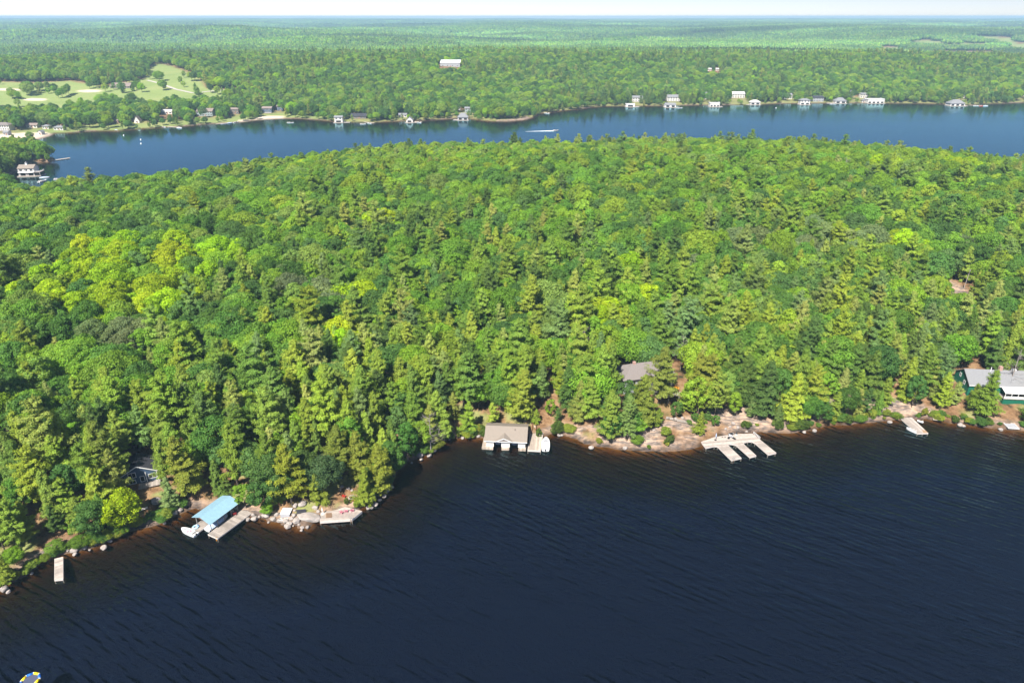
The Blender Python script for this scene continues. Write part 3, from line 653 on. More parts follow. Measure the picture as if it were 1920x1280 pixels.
# ------------------------------------------------------------------ boats
def boat(name, label, loc, rz, L=6.0, B=2.3, hull='gel_white', top='deckgrey', cover=None, shield=True, motor=True, seats=2, group=None, z=0.0, cat="boat", detail=True):
    """bow towards local +x; loc is the stern on the waterline"""
    t = thing(name, label, cat, (loc[0], loc[1], z), rz, group)
    st = [(0, .90, -.16, .62), (.3, 1.0, -.2, .64), (.58, .98, -.2, .70), (.78, .80, -.14, .78), (.92, .45, .02, .86), (1.0, .06, .35, .92)]
    k = min(1.0, L / 5.5)
    mb = MB(); rings = []
    for f, b, kz, g in st:
        hb = b * B / 2; rings.append([(f * L, -hb, g * k), (f * L, -hb * .9, .12 * k), (f * L, 0, kz * k), (f * L, hb * .9, .12 * k), (f * L, hb, g * k)])
    mb.loft(rings); mb.build("hull", M[hull], t)
    if not detail: return t
    zt = .66 * k
    if cover:
        c = MB(); rr = []
        for f, b, h in ((.03, .86, .12), (.2, .94, .42), (.45, .95, .62), (.66, .86, .46), (.84, .6, .26), (.95, .3, .2)):
            hb = b * B / 2; zz = (.64 + .28 * max(0, f - .5)) * k
            rr.append([(f * L, -hb, zz), (f * L, -hb * .75, zz + h * .6), (f * L, 0, zz + h), (f * L, hb * .75, zz + h * .6), (f * L, hb, zz)])
        c.loft(rr); c.build("cover", M[cover], t, smooth=False)
    else:
        c = MB(); c.prism([(.08 * L, -.40 * B), (.62 * L, -.40 * B), (.62 * L, .40 * B), (.08 * L, .40 * B)], zt + .02, zt + .06); c.build("cockpit_floor", M[top], t)
        if L > 5:
            c = MB(); c.prism([(.68 * L, -.26 * B), (.86 * L, -.10 * B), (.86 * L, .10 * B), (.68 * L, .26 * B)], .80 * k, .83 * k); c.build("bow_well", M['canvas_grey'], t)
        for i in range(seats):
            s_ = MB(); s_.box(.16 * L + i * .22 * L, 0, zt + .2, .10 * L, .62 * B, .26); s_.box(.12 * L + i * .22 * L, 0, zt + .4, .03 * L, .62 * B, .3); s_.build("seat", M['cream'], t)
        if shield:
            s_ = MB(); s_.slab([(.56 * L, -.40 * B, zt + .55), (.56 * L, .40 * B, zt + .55), (.66 * L, .34 * B, zt + .1), (.66 * L, -.34 * B, zt + .1)], .03); s_.build("windshield", M['glass'], t)
    if motor:
        m_ = MB(); m_.box(-.22, 0, .78 * k, .42, .34, .42); m_.tube((-.25, 0, .7 * k), (-.3, 0, -.3), .08, .06, 6); m_.build("outboard_motor", M['black'], t, bevel=.03)
    return t

# ------------------------------------------------------------------ docks
def dock(name, label, pts, z=0.6, th=0.16, board='deckgrey', edge='fascia', posts=True, group=None, cat="dock", fh=0.34, rz=None):
    base = Vector((sum(p[0] for p in pts) / len(pts), sum(p[1] for p in pts) / len(pts), 0))
    rz = angle(Vector(pts[0]), Vector(pts[1])) if rz is None else rz
    q = [loc2((p[0], p[1], 0), base, rz) for p in pts]; q = [(p.x, p.y) for p in q]
    a = sum(q[i][0] * q[(i + 1) % len(q)][1] - q[(i + 1) % len(q)][0] * q[i][1] for i in range(len(q)))
    if a < 0: q = q[::-1]
    t = thing(name, label, cat, base, rz, group)
    d = MB(); d.prism(q, z - th, z); d.build("deck", M[board], t)
    f = MB()
    for i in range(len(q)):
        p0, p1 = Vector(q[i]), Vector(q[(i + 1) % len(q)]); e = p1 - p0; n = Vector((e.y, -e.x)).normalized()
        m_ = (p0 + p1) / 2 + n * .04; f.box(m_.x, m_.y, z - fh / 2 - .012, e.length + .06, .06, fh, math.atan2(e.y, e.x))
    f.build("edge_board", M[edge], t)
    if posts:
        for p in q:
            c = Vector(p) * .985; wp = Matrix.Rotation(rz, 2) @ c; zb = min(hz(base.x + wp.x, base.y + wp.y), -.1) - .3
            m_ = MB(); m_.tube((c.x, c.y, max(zb, -.65)), (c.x, c.y, z - th - .004), .12, .12, 7); m_.build("pile", M['post'], t)
    return t
def rail(mb, p0, p1, h=1.0, n=5, r=.035):
    p0 = Vector(p0); p1 = Vector(p1)
    for i in range(n + 1):
        p = p0.lerp(p1, i / n); mb.tube(p, p + Vector((0, 0, h)), r, r, 4)
    for k in (1.0, .55): mb.tube(p0 + Vector((0, 0, h * k)), p1 + Vector((0, 0, h * k)), r * 1.2, r * 1.2, 4)
    return mb

# ------------------------------------------------------------------ houses
def window(t, x, y, z, w_, h_, axis='y', sgn=-1, frame='white', bar=True, name="window"):
    """pane with a frame standing proud of a wall; axis is the wall's normal"""
    f = MB(); g = MB()
    fw = .12
    def bx(mb, cx, cz, sx, sz, off, th):
        if axis == 'y': mb.box(x + cx, y + sgn * off, z + cz, sx, th, sz)
        else: mb.box(x + sgn * off, y + cx, z + cz, th, sx, sz)
    bx(g, 0, 0, w_, h_, .02, .04)
    pane = g.build(name, M['glass'], t)
    for sx in (-1, 1): bx(f, sx * (w_ / 2 + fw / 2), 0, fw, h_ + 2 * fw, .035, .07)
    for sz in (-1, 1): bx(f, 0, sz * (h_ / 2 + fw / 2), w_, fw, .035, .07)
    if bar: bx(f, 0, 0, .06, h_, .05, .03)
    f.build("frame", M[frame], pane)
    return pane
def gable_walls(mb, L, D, z0, zw, rise, axis='x'):
    """walls of a gabled block, local corner at 0,0; the ridge runs along axis"""
    if axis == 'x': mb.prism_x([(0, z0), (D, z0), (D, zw), (D / 2, zw + rise), (0, zw)], 0, L)
    else: mb.prism_y([(0, z0), (L, z0), (L, zw), (L / 2, zw + rise), (0, zw)], 0, D)
    return mb
def gable_roof(mb, L, D, zw, rise, oh=.5, og=.4, th=.16, axis='x', up=.05):
    if axis == 'x':
        k = rise / (D / 2); zr = zw + rise + up; ze = zw - k * oh + up
        mb.slab([(-og, -oh, ze), (L + og, -oh, ze), (L + og, D / 2, zr), (-og, D / 2, zr)], th)
        mb.slab([(-og, D + oh, ze), (L + og, D + oh, ze), (L + og, D / 2, zr), (-og, D / 2, zr)], th)
    else:
        k = rise / (L / 2); zr = zw + rise + up; ze = zw - k * oh + up
        mb.slab([(-oh, -og, ze), (-oh, D + og, ze), (L / 2, D + og, zr), (L / 2, -og, zr)], th)
        mb.slab([(L + oh, -og, ze), (L + oh, D + og, ze), (L / 2, D + og, zr), (L / 2, -og, zr)], th)
    return mb
def hip_roof(mb, L, D, zw, rise, oh=.5):
    a = D / 2 * .95
    b = [(-oh, -oh, zw), (L + oh, -oh, zw), (L + oh, D + oh, zw), (-oh, D + oh, zw)]; r0 = (a, D / 2, zw + rise); r1 = (L - a, D / 2, zw + rise)
    vs = [(p[0], p[1], p[2] - .14) for p in b] + b + [r0, r1]
    mb.add(vs, [(3, 2, 1, 0), (0, 1, 5, 4), (1, 2, 6, 5), (2, 3, 7, 6), (3, 0, 4, 7), (4, 5, 9, 8), (6, 7, 8, 9), (5, 6, 9), (7, 4, 8)])
    return mb

# ================================================================== A. two-slip boathouse
def boathouse():
    P0 = W(911.7, 836.2, .7); P1 = W(984.6, 839.3, .7); L = (P1 - P0).length; rz = angle(P0, P1); D = 9.4; hw = 3.2; rise = 2.0
    t = thing("boathouse", "cream two-slip boathouse with a tan shingle roof and small front gable, standing in the water", "boathouse", (P0.x, P0.y, 0), rz)
    s = [(.183, .40), (.594, .829)]
    xs = [0, s[0][0] * L, s[0][1] * L, s[1][0] * L, s[1][1] * L, L]
    d = MB()
    for a, b in ((-1.3, xs[1]), (xs[2], xs[3]), (xs[4], L + .25)): d.box((a + b) / 2, (D - .8) / 2, .35, b - a, D + .8, .7)
    d.box(L / 2, D + .3, .347, L + 1.5, 1.0, .69); d.build("deck", M['decktan'], t)
    w_ = MB()
    for a, b in ((xs[0], xs[1]), (xs[2], xs[3]), (xs[4], xs[5])): w_.box((a + b) / 2, .1, .7 + (hw - .7) / 2, b - a, .2, hw - .7)
    w_.box(L / 2, .103, hw - .18, L - .01, .18, .36)
    w_.box(.1, D / 2, (.7 + hw) / 2, .2, D - .42, hw - .7); w_.box(L - .1, D / 2, (.7 + hw) / 2, .2, D - .42, hw - .7); w_.box(L / 2, D - .1, (.7 + hw) / 2, L, .2, hw - .7)
    for xx in (0.1, L - .1): w_.prism_x([(.02, hw), (D - .02, hw), (D / 2, hw + rise - .05)], xx - .1, xx + .1)
    w_.build("wall", M['cream'], t)
    r_ = MB(); gable_roof(r_, L, D, hw, rise, .6, .6, .14); rf = r_.build("roof", M['roof_tan'], t)
    tr = MB(); tr.box(L / 2, -.62, hw - .30, L + 1.22, .05, .26); tr.build("fascia", M['white'], rf)
    # front gable over the slips
    c = .46 * L; gw = 2.6; gr = 1.1; z0 = hw - .12
    g = MB(); yb = 3.9
    g.slab([(c, -.75, z0 + gr + .14), (c, yb, z0 + gr + .14), (c - gw, yb, z0 + .04), (c - gw, -.75, z0 + .04)], .12)
    g.slab([(c, -.75, z0 + gr + .14), (c, yb, z0 + gr + .14), (c + gw, yb, z0 + .04), (c + gw, -.75, z0 + .04)], .12)
    gb = g.build("gable", M['roof_tan'], t)
    p = MB(); p.prism_y([(c - gw + .35, z0 + .02), (c + gw - .35, z0 + .02), (c, z0 + gr - .03)], -.69, -.5); p.build("pediment", M['roof_mauve'], gb)
    p = MB()
    for sg in (-1, 1): p.slab([(c, -.80, z0 + gr + .11), (c + sg * gw, -.80, z0 + .01), (c + sg * gw, -.76, z0 + .01), (c, -.76, z0 + gr + .11)], .24)
    p.build("bargeboard", M['white'], gb)
    for a, b in ((xs[1], xs[2]), (xs[3], xs[4])):
        for xx in (a + .05, b - .05): fr = MB(); fr.box(xx, -.02, (.7 + hw - .36) / 2, .14, .10, hw - .36 - .7); fr.build("slip_post", M['white'], t)
    v = MB(); v.tube((L * .72, D * .36, hw + 1.2), (L * .72, D * .36, hw + 2.05), .07, .07, 6); v.build("vent_pipe", M['black'], rf)
    for i, yy in enumerate((2.4, 6.3)): window(t, L + .0, yy, 2.0, 1.0, .9, 'x', 1)
    for lb, (a, b), kw in (("white runabout with brown seats nosed into the left slip of the cream boathouse", (xs[1], xs[2]), dict(hull='gel_white', top='mat_brown', shield=True)),
                           ("boat under a blue-grey canvas in the right slip of the cream boathouse", (xs[3], xs[4]), dict(hull='gel_white', cover='canvas_blue'))):
        cx = (a + b) / 2; p = Matrix.Rotation(rz, 3, 'Z') @ Vector((cx, 2.3, 0)) + Vector((P0.x, P0.y, 0))
        boat("motorboat", lb, p, rz + math.pi / 2, 6.6, min(2.1, (b - a) * .86), group="boats in the boathouse slips", motor=False, **kw)
    CLEAR.append((P0.x + 6, P0.y + 2, 8.5)); keep(900, 800, 1035, 846, 218); LAND.append(("the cream two-slip boathouse", P0.x + 6, P0.y + 6))
    # platform beside it
    q = C((890, 780), 12, [(1195, 758), (1482, 772), (1540, 372), (1255, 352)], .7)
    t2 = dock("boathouse_dock", "pale tan wooden dock between the cream boathouse and the white moored boat", q, .7, board='decktan', fh=.5)
    b = MB(); e = C((890, 780), 12, [(1292, 355), (1372, 360), (1372, 288), (1296, 282)], .75)
    tb = thing("ramp", "short plank ramp with red-brown side boards from the boathouse dock to shore", "ramp", (e[0].x, e[0].y, .72), 0)
    o = e[0]; lp = [(p.x - o.x, p.y - o.y) for p in e]
    b.add([(lp[0][0], lp[0][1], 0), (lp[1][0], lp[1][1], 0), (lp[2][0], lp[2][1] + .8, .7), (lp[3][0], lp[3][1] + .8, .7), (lp[0][0], lp[0][1], .12), (lp[1][0], lp[1][1], .12), (lp[2][0], lp[2][1] + .8, .82), (lp[3][0], lp[3][1] + .8, .82)],
          [(3, 2, 1, 0), (4, 5, 6, 7), (0, 1, 5, 4), (1, 2, 6, 5), (2, 3, 7, 6), (3, 0, 4, 7)])
    b.build("deck", M['decktan'], tb)
    for i, j in ((0, 3), (1, 2)):
        rr = MB(); a_ = Vector((lp[i][0], lp[i][1], .12)); c_ = Vector((lp[j][0], lp[j][1] + .8, .8)); rail(rr, a_, c_, 1.0, 3, .05); rr.build("handrail", M['wood_red'], tb)
    # moored boat
    st = W(890 + 1592 / 12, 780 + 775 / 12, .3); bw = W(890 + 1605 / 12, 780 + 478 / 12, .6)
    boat("motorboat", "long white open motorboat moored beside the boathouse dock, bow to shore", st, angle(st, bw), (bw - st).length, 2.55, top='gel_white', shield=True, seats=1)
boathouse()

# ================================================================== D. three-finger dock and what stands on it
O4, S4 = (1300, 800), 11.294
def finger_dock():
    pts = [(160, 310), (265, 440), (440, 402), (510, 405), (810, 700), (1015, 655), (728, 382), (765, 352), (870, 364), (912, 385), (1200, 640), (1330, 605), (1052, 350), (1085, 322), (1160, 302), (1240, 303), (1312, 338), (1590, 582), (1752, 545), (1250, 140), (880, 150), (640, 185), (430, 222)]
    q = C(O4, S4, pts, .65)
    t = dock("finger_dock", "wide weathered dock with three fingers reaching out over dark water", q, .65, board='deckpale', rz=0.15, fh=.4)
    a, b = C(O4, S4, [(1268, 152), (1405, 272)], .65); base = t.location
    r_ = MB(); rail(r_, loc2(a, base, .15), loc2(b, base, .15), .95, 5, .045); r_.build("handrail", M['white'], t)
    for p in C(O4, S4, [(615, 215), (672, 217)], .65):
        m_ = MB(); l = loc2(p, base, .15); m_.box(l.x, l.y, .72, .4, .14, .14); m_.tube((l.x, l.y, .64), (l.x, l.y, .7), .06, .06, 6); m_.build("cleat", M['black'], t)
    keep(1312, 806, 1458, 868, 212); LAND.append(("the three-finger dock", q[20].x, q[20].y + 3)); CLEAR.append((q[20].x - 1, q[20].y, 5))
    # closed parasol
    p = C(O4, S4, [(470, 278)], .65)[0]
    t = thing("patio_umbrella", "closed blue-grey parasol in a black foot on the three-finger dock", "umbrella", p)
    m_ = MB(); m_.tube((0, 0, 0), (0, 0, .12), .38, .34, 10); m_.build("base", M['black'], t)
    m_ = MB(); m_.tube((0, 0, .12), (0, 0, 2.6), .03, .03, 6); m_.build("pole", M['steel'], t)
    m_ = MB(); m_.tube((0, 0, 1.0), (0, 0, 1.7), .10, .19, 8, False); m_.tube((0, 0, 1.7), (0, 0, 2.62), .19, .02, 8); m_.build("canopy", M['canvas_blue'], t)
    # lounge chairs
    def lounge(lb, p, rz):
        t = thing("lounge_chair", lb, "chair", p, rz, "dark lounge chairs on the three-finger dock")
        s_ = MB(); s_.box(0, .2, .36, .62, 1.25, .07); s_.build("seat", M['black'], t)
        s_ = MB(); s_.box(0, 1.05, .62, .62, .85, .07, 0, R(42)); s_.build("backrest", M['canvas_grey'], t)
        for x in (-.27, .27):
            for y in (-.35, .75): s_ = MB(); s_.tube((x, y, 0), (x, y, .33), .03, .03, 5); s_.build("leg", M['steel'], t)
    a, b = C(O4, S4, [(745, 252), (868, 265)], .65)
    lounge("dark lounge chair facing left on the three-finger dock, nearer the closed parasol", a, R(-35)); lounge("dark lounge chair turned right on the three-finger dock, beside the black barbecue", b, R(35))
    p = C(O4, S4, [(790, 190)], .65)[0]
    t = thing("barbecue", "black barbecue with side shelf at the back edge of the three-finger dock", "barbecue", p, R(15))
    m_ = MB(); m_.box(0, 0, .45, .9, .5, .7); m_.build("cabinet", M['black'], t, bevel=.03)
    m_ = MB(); m_.prism_x([(-.28, .82), (.28, .82), (.26, 1.05), (.1, 1.18), (-.1, 1.18), (-.26, 1.05)], -.46, .46); m_.build("lid", M['black'], t)
    for x in (-.72, .72): m_ = MB(); m_.box(x, 0, .84, .5, .45, .05); m_.build("side_shelf", M['steel'], t)
    for x in (-.4, .4): m_ = MB(); m_.tube((x, -.2, .07), (x, .2, .07), .07, .07, 8); m_.build("wheel", M['black'], t)
    p = C(O4, S4, [(908, 190)], .65)[0]
    t = thing("stool_chair", "white chair with a black back on the three-finger dock", "chair", p, R(-20))
    m_ = MB(); m_.box(0, 0, .45, .5, .5, .06); m_.build("seat", M['white'], t); m_ = MB(); m_.box(0, .25, .8, .5, .06, .7, 0, R(-8)); m_.build("backrest", M['black'], t)
    for x in (-.21, .21):
        for y in (-.2, .2): m_ = MB(); m_.tube((x, y, 0), (x, y, .42), .03, .03, 5); m_.build("leg", M['white'], t)
    def ladder(lb, p, rz, z=.65):
        t = thing("swim_ladder", lb, "ladder", (p.x, p.y, z), rz)
        for x in (-.25, .25): m_ = MB(); m_.path([(x, .35, 0), (x, .3, .85), (x, -.08, .85), (x, -.12, -1.3)], [.04] * 4, 5); m_.build("side_rail", M['steel'], t)
        for k in range(4): m_ = MB(); m_.tube((-.25, -.11, -.15 - .3 * k), (.25, -.11, -.15 - .3 * k), .035, .035, 5); m_.build("rung", M['cedar'], t)
    globals()['ladder'] = ladder
    ladder("steel swim ladder at the tip of the nearest finger of the three-finger dock", C(O4, S4, [(850, 695)], .65)[0] + Vector((0, -.05, 0)), R(8))
finger_dock()

# ================================================================== E. dock and boats on the right
O5, S5 = (1660, 760), 7.385
def right_dock():
    q = C(O5, S5, [(215, 178), (445, 385), (520, 383), (592, 380), (362, 162)], .45)
    t = dock("plank_dock", "short grey plank dock with an orange-stained corner, on the right shore", q, .45, board='deckpale', rz=angle(q[0], q[1]))
    c = C(O5, S5, [(505, 340), (552, 338), (590, 376), (528, 380)], .45); b = MB(); b.prism([tuple(loc2((p.x, p.y, 0), t.location, t.rotation_euler.z)[:2]) for p in c], .453, .462); b.build("stained_boards", M['cedar'], t)
    keep(1688, 778, 1748, 815, 222); LAND.append(("the plank dock on the right shore", q[0].x + 2, q[0].y + 3)); CLEAR.append((q[0].x + 1, q[0].y + 2, 4))
    a, b = C(O5, S5, [(438, 380), (290, 312)], .2)
    boat("dinghy", "small white dinghy floating along the near side of the grey plank dock", a, angle(a, b), (b - a).length, 1.3, motor=False, shield=False, top='canvas_grey', seats=2, cat="dinghy")
    a, b = C(O5, S5, [(527, 232), (436, 206)], .15)
    boat("rowboat", "white rowboat pulled in at the shore behind the grey plank dock", a, angle(a, b), (b - a).length, 1.0, motor=False, shield=False, top='cream', seats=1, cat="rowboat")
    p = hit(1660 + 705 / S5, 760 + 190 / S5)
    t = thing("board_platform", "bleached square board platform lying on the rocks right of the plank dock", "platform", (p.x, p.y, p.z + .25), R(-14))
    m_ = MB(); m_.box(0, 0, 0, 2.4, 2.2, .14); m_.build("boards", M['sand_dock'], t)
    for y in (-.8, .8): m_ = MB(); m_.box(0, y, -.19, 2.3, .16, .24); m_.build("beam", M['post'], t)
    p = hit(1660 + 1740 / S5, 760 + 297 / S5)
    t = thing("swim_raft", "grey swim raft with a white edge resting on the rocks at the right shore", "raft", (p.x, p.y, p.z + .35), R(-6))
    m_ = MB(); m_.box(0, 0, 0, 3.2, 2.9, .16); m_.build("deck", M['canvas_grey'], t)
    m_ = MB()
    for y in (-1.49, 1.49): m_.box(0, y, -.02, 3.3, .09, .26)
    for x in (-1.64, 1.64): m_.box(x, 0, -.02, .08, 2.88, .26)
    m_.build("edge_board", M['white'], t)
    for y in (-.9, .9): m_ = MB(); m_.tube((-1.5, y, -.28), (1.5, y, -.28), .2, .2, 8); m_.build("float", M['black'], t)
    keep(1880, 790, 1910, 810, 218)
right_dock()

# ================================================================== F. green house
def green_house():
    zg = 4.0; wh = 4.4; ze = zg + wh - .3
    E = W(1817.5, 722, ze); rz = R(-5); L = 34.0; D = 9.6; rise = 3.2; oh = .5
    M3 = Matrix.Rotation(rz, 3, 'Z'); P = E - M3 @ Vector((-.4, -oh, 0))
    t = thing("green_house", "long green house with a grey roof and white porch on the right shore", "house", (P.x, P.y, zg), rz)
    w_ = MB(); gable_walls(w_, L, D, -3.0, wh, rise); w_.build("wall", M['green'], t)
    r_ = MB(); gable_roof(r_, L, D, wh, rise, oh, .4, .18); rf = r_.build("roof", M['roof_grey'], t)
    m_ = MB(); m_.box(L / 2, -oh - .03, wh - .42, L + .8, .05, .26); m_.build("gutter", M['white'], rf)
    m_ = MB(); zz = wh + rise; m_.box(11.3, D / 2 + .2, zz + .5, 1.0, 1.0, 1.6); m_.build("chimney", M['brick'], rf)
    m_ = MB(); m_.tube((8.0, D / 2 - .4, zz - .5), (8.0, D / 2 - .4, zz + 1.1), .12, .12, 7); m_.build("vent_pipe", M['white'], rf)
    m_ = MB(); m_.box(15.6, D / 2, zz + .25, 1.3, .8, .55); m_.build("roof_vent", M['white'], rf)
    # porch on the right half
    m_ = MB(); m_.slab([(9.8, -.62, wh - .22), (L, -.62, wh - .22), (L, -3.7, wh - 1.15), (9.8, -3.7, wh - 1.15)], .12); pr = m_.build("porch_roof", M['white'], t)
    m_ = MB(); m_.box((9.8 + L) / 2, -1.8, 1.15, L - 9.8, 3.6, .25); m_.build("porch_floor", M['deckgrey'], t)
    m_ = MB(); m_.box((9.8 + L) / 2, -1.7, -.8, L - 10.2, 3.2, 3.6); m_.build("porch_base", M['green'], t)
    for k in range(12): m_ = MB(); m_.box(9.95 + k * 2.05, -3.5, 2.2, .14, .14, 1.95); m_.build("porch_post", M['white'], t)
    m_ = MB(); m_.box((9.8 + L) / 2, -3.62, 1.95, L - 9.8, .06, .36); m_.box((9.8 + L) / 2, -3.62, 1.42, L - 9.8, .06, .3)
    for k in range(24): m_.box(9.9 + k * 1.03, -3.62, 1.7, .16, .05, .5)
    m_.build("porch_rail", M['white'], t)
    window(t, 3.6, 0, 3.2, 1.6, .75); window(t, 3.4, 0, .9, 1.2, 1.1); window(t, 7.0, 0, 2.4, 1.2, 1.0)
    for x in (12.5, 16.5, 20.5, 24.5): window(t, x, 0, 2.6, 1.8, 1.1)
    window(t, 0, 3.2, 3.3, .95, 1.15, 'x', -1); window(t, 0, 6.4, 4.6, .8, 1.1, 'x', -1)
    m_ = MB(); m_.slab([(1.6, -.02, .9), (4.6, -.02, .9), (4.6, -1.5, .35), (1.6, -1.5, .35)], .1); m_.build("door_canopy", M['white'], t)
    for k in range(3): CLEAR.append((P.x + 4 + 9 * k, P.y + 4, 9))
    keep(1812, 692, 1848, 740, 225); keep(1862, 695, 1925, 755, 225); LAND.append(("the green house", P.x + 8, P.y + 4))
green_house()

# ================================================================== G. grey-roofed cottage among the pines
def grey_house():
    zg = 8.0
    E = W(1172, 712, zg + 3.2); rz = R(14); P = E
    t = thing("cottage", "cottage with a broad mauve-grey roof half hidden behind tall pines", "house", (P.x, P.y, zg), rz)
    L, D = 17.5, 9.0
    w_ = MB(); w_.box(L / 2, D / 2, .3, L, D, 6.0); w_.build("wall", M['greywall'], t)
    r_ = MB(); hip_roof(r_, L, D, 3.3, 3.2, .9); rf = r_.build("roof", M['roof_mauve'], t)
    # front wing with a low gable
    w2 = MB(); w2.prism_y([(9.6, -2.7), (15.6, -2.7), (15.6, 3.1), (12.6, 4.6), (9.6, 3.1)], -4.0, -.02); w2.build("front_wing", M['greywall'], t)
    r2 = MB()
    for sg in (-1, 1): r2.slab([(12.6, -4.7, 4.85), (12.6, 3.4, 4.85), (12.6 + sg * 3.7, 3.4, 3.0), (12.6 + sg * 3.7, -4.7, 3.0)], .16)
    r2.build("wing_roof", M['roof_mauve'], t)
    window(t, 11.4, -4.0, 1.4, 1.5, 2.0); window(t, 13.8, -4.0, 1.4, 1.5, 2.0); window(t, 3, 0, 1.5, 1.8, 1.4); window(t, 6.5, 0, 1.5, 1.8, 1.4)
    m_ = MB(); m_.box(L * .28, D / 2, 6.5, .9, .9, 1.2); m_.build("chimney", M['brick'], rf)
    m_ = MB(); m_.box(12.6, -6.0, -.55, 8, 3.7, .2); dk = m_.build("deck", M['deckgrey'], t)
    m_ = MB(); rail(m_, (8.7, -7.75, -.45), (16.5, -7.75, -.45), 1.0, 8, .04); m_.build("handrail", M['white'], dk)
    for x in (8.9, 12.6, 16.3): m_ = MB(); m_.tube((x, -7.6, -5), (x, -7.6, -.66), .12, .12, 6); m_.build("deck_post", M['post'], t)
    p = Vector(P) + Matrix.Rotation(rz, 3, 'Z') @ Vector((15.3, -6.2, 0))
    u = thing("patio_umbrella", "open orange parasol on the deck of the mauve-roofed cottage", "umbrella", (p.x, p.y, zg - .45))
    m_ = MB(); m_.tube((0, 0, 0), (0, 0, 2.5), .035, .035, 6); m_.build("pole", M['cedar'], u)
    m_ = MB(); k = 8; ring = [(1.35 * math.cos(6.283 * i / k), 1.35 * math.sin(6.283 * i / k), 2.05) for i in range(k)]
    m_.add(ring + [(0, 0, 2.6), (0, 0, 2.5)] + [(a, b, c - .05) for a, b, c in ring], [(i, (i + 1) % k, 8) for i in range(k)] + [(10 + (i + 1) % k, 10 + i, 9) for i in range(k)] + [((i + 1) % k, i, 10 + i, 10 + (i + 1) % k) for i in range(k)])
    m_.build("canopy", M['orange'], u)
    for k in range(2): CLEAR.append((P.x + 5 + 8 * k, P.y + 4 + 2 * k, 8.5))
    keep(1166, 692, 1206, 726, 255, .9); keep(1205, 680, 1225, 700, 255, .7); keep(1238, 682, 1272, 705, 255, .85); keep(1240, 705, 1268, 728, 250, .9)
    LAND.append(("the mauve-roofed cottage", P.x + 8, P.y + 4))
grey_house()

# ================================================================== H. navy cottage, left shore
def navy_house():
    zg = 4.6
    E = W(292.5, 879, zg + 2.7); rz = R(24); Wd, D, wh, rise = 9.0, 6.5, 2.7, 2.4
    M3 = Matrix.Rotation(rz, 3, 'Z'); P = E - M3 @ Vector((Wd, 0, 0)); P.z = zg
    t = thing("cottage", "small navy cottage with white trim and dark roof behind a bright yellow-green tree", "house", P, rz)
    w_ = MB(); gable_walls(w_, Wd, D, -2, wh, rise, 'y'); w_.build("wall", M['navy'], t)
    r_ = MB(); gable_roof(r_, Wd, D, wh, rise, .45, .4, .16, 'y'); rf = r_.build("roof", M['roof_dark'], t)
    m_ = MB(); k = rise / (Wd / 2)
    for sg in (-1, 1): m_.slab([(Wd / 2, -.44, wh + rise + .03), (Wd / 2 + sg * (Wd / 2 + .5), -.44, wh - .5 * k + .03), (Wd / 2 + sg * (Wd / 2 + .5), -.40, wh - .5 * k + .03), (Wd / 2, -.40, wh + rise + .03)], .26)
    m_.build("bargeboard", M['white'], rf)
    for x in (.08, Wd * .69, Wd - .08): m_ = MB(); m_.box(x, -.03, .9, .2, .06, 3.4); m_.build("trim", M['white'], t)
    window(t, Wd * .86, 0, .9, 1.7, 1.3); window(t, Wd * .58, 0, .6, .9, 1.6, bar=False); window(t, Wd * .33, 0, 2.3, 1.7, 1.4); window(t, Wd * .30, 0, .2, 1.5, 1.0)
    m_ = MB(); m_.box(Wd * .75, -1.4, -.75, Wd * .6, 2.6, .2); m_.build("deck", M['deckgrey'], t)
    CLEAR.append((P.x + 5, P.y + 4, 6)); keep(250, 866, 298, 900, 205, .97); LAND.append(("the navy cottage", P.x + 5, P.y + 2))
navy_house()

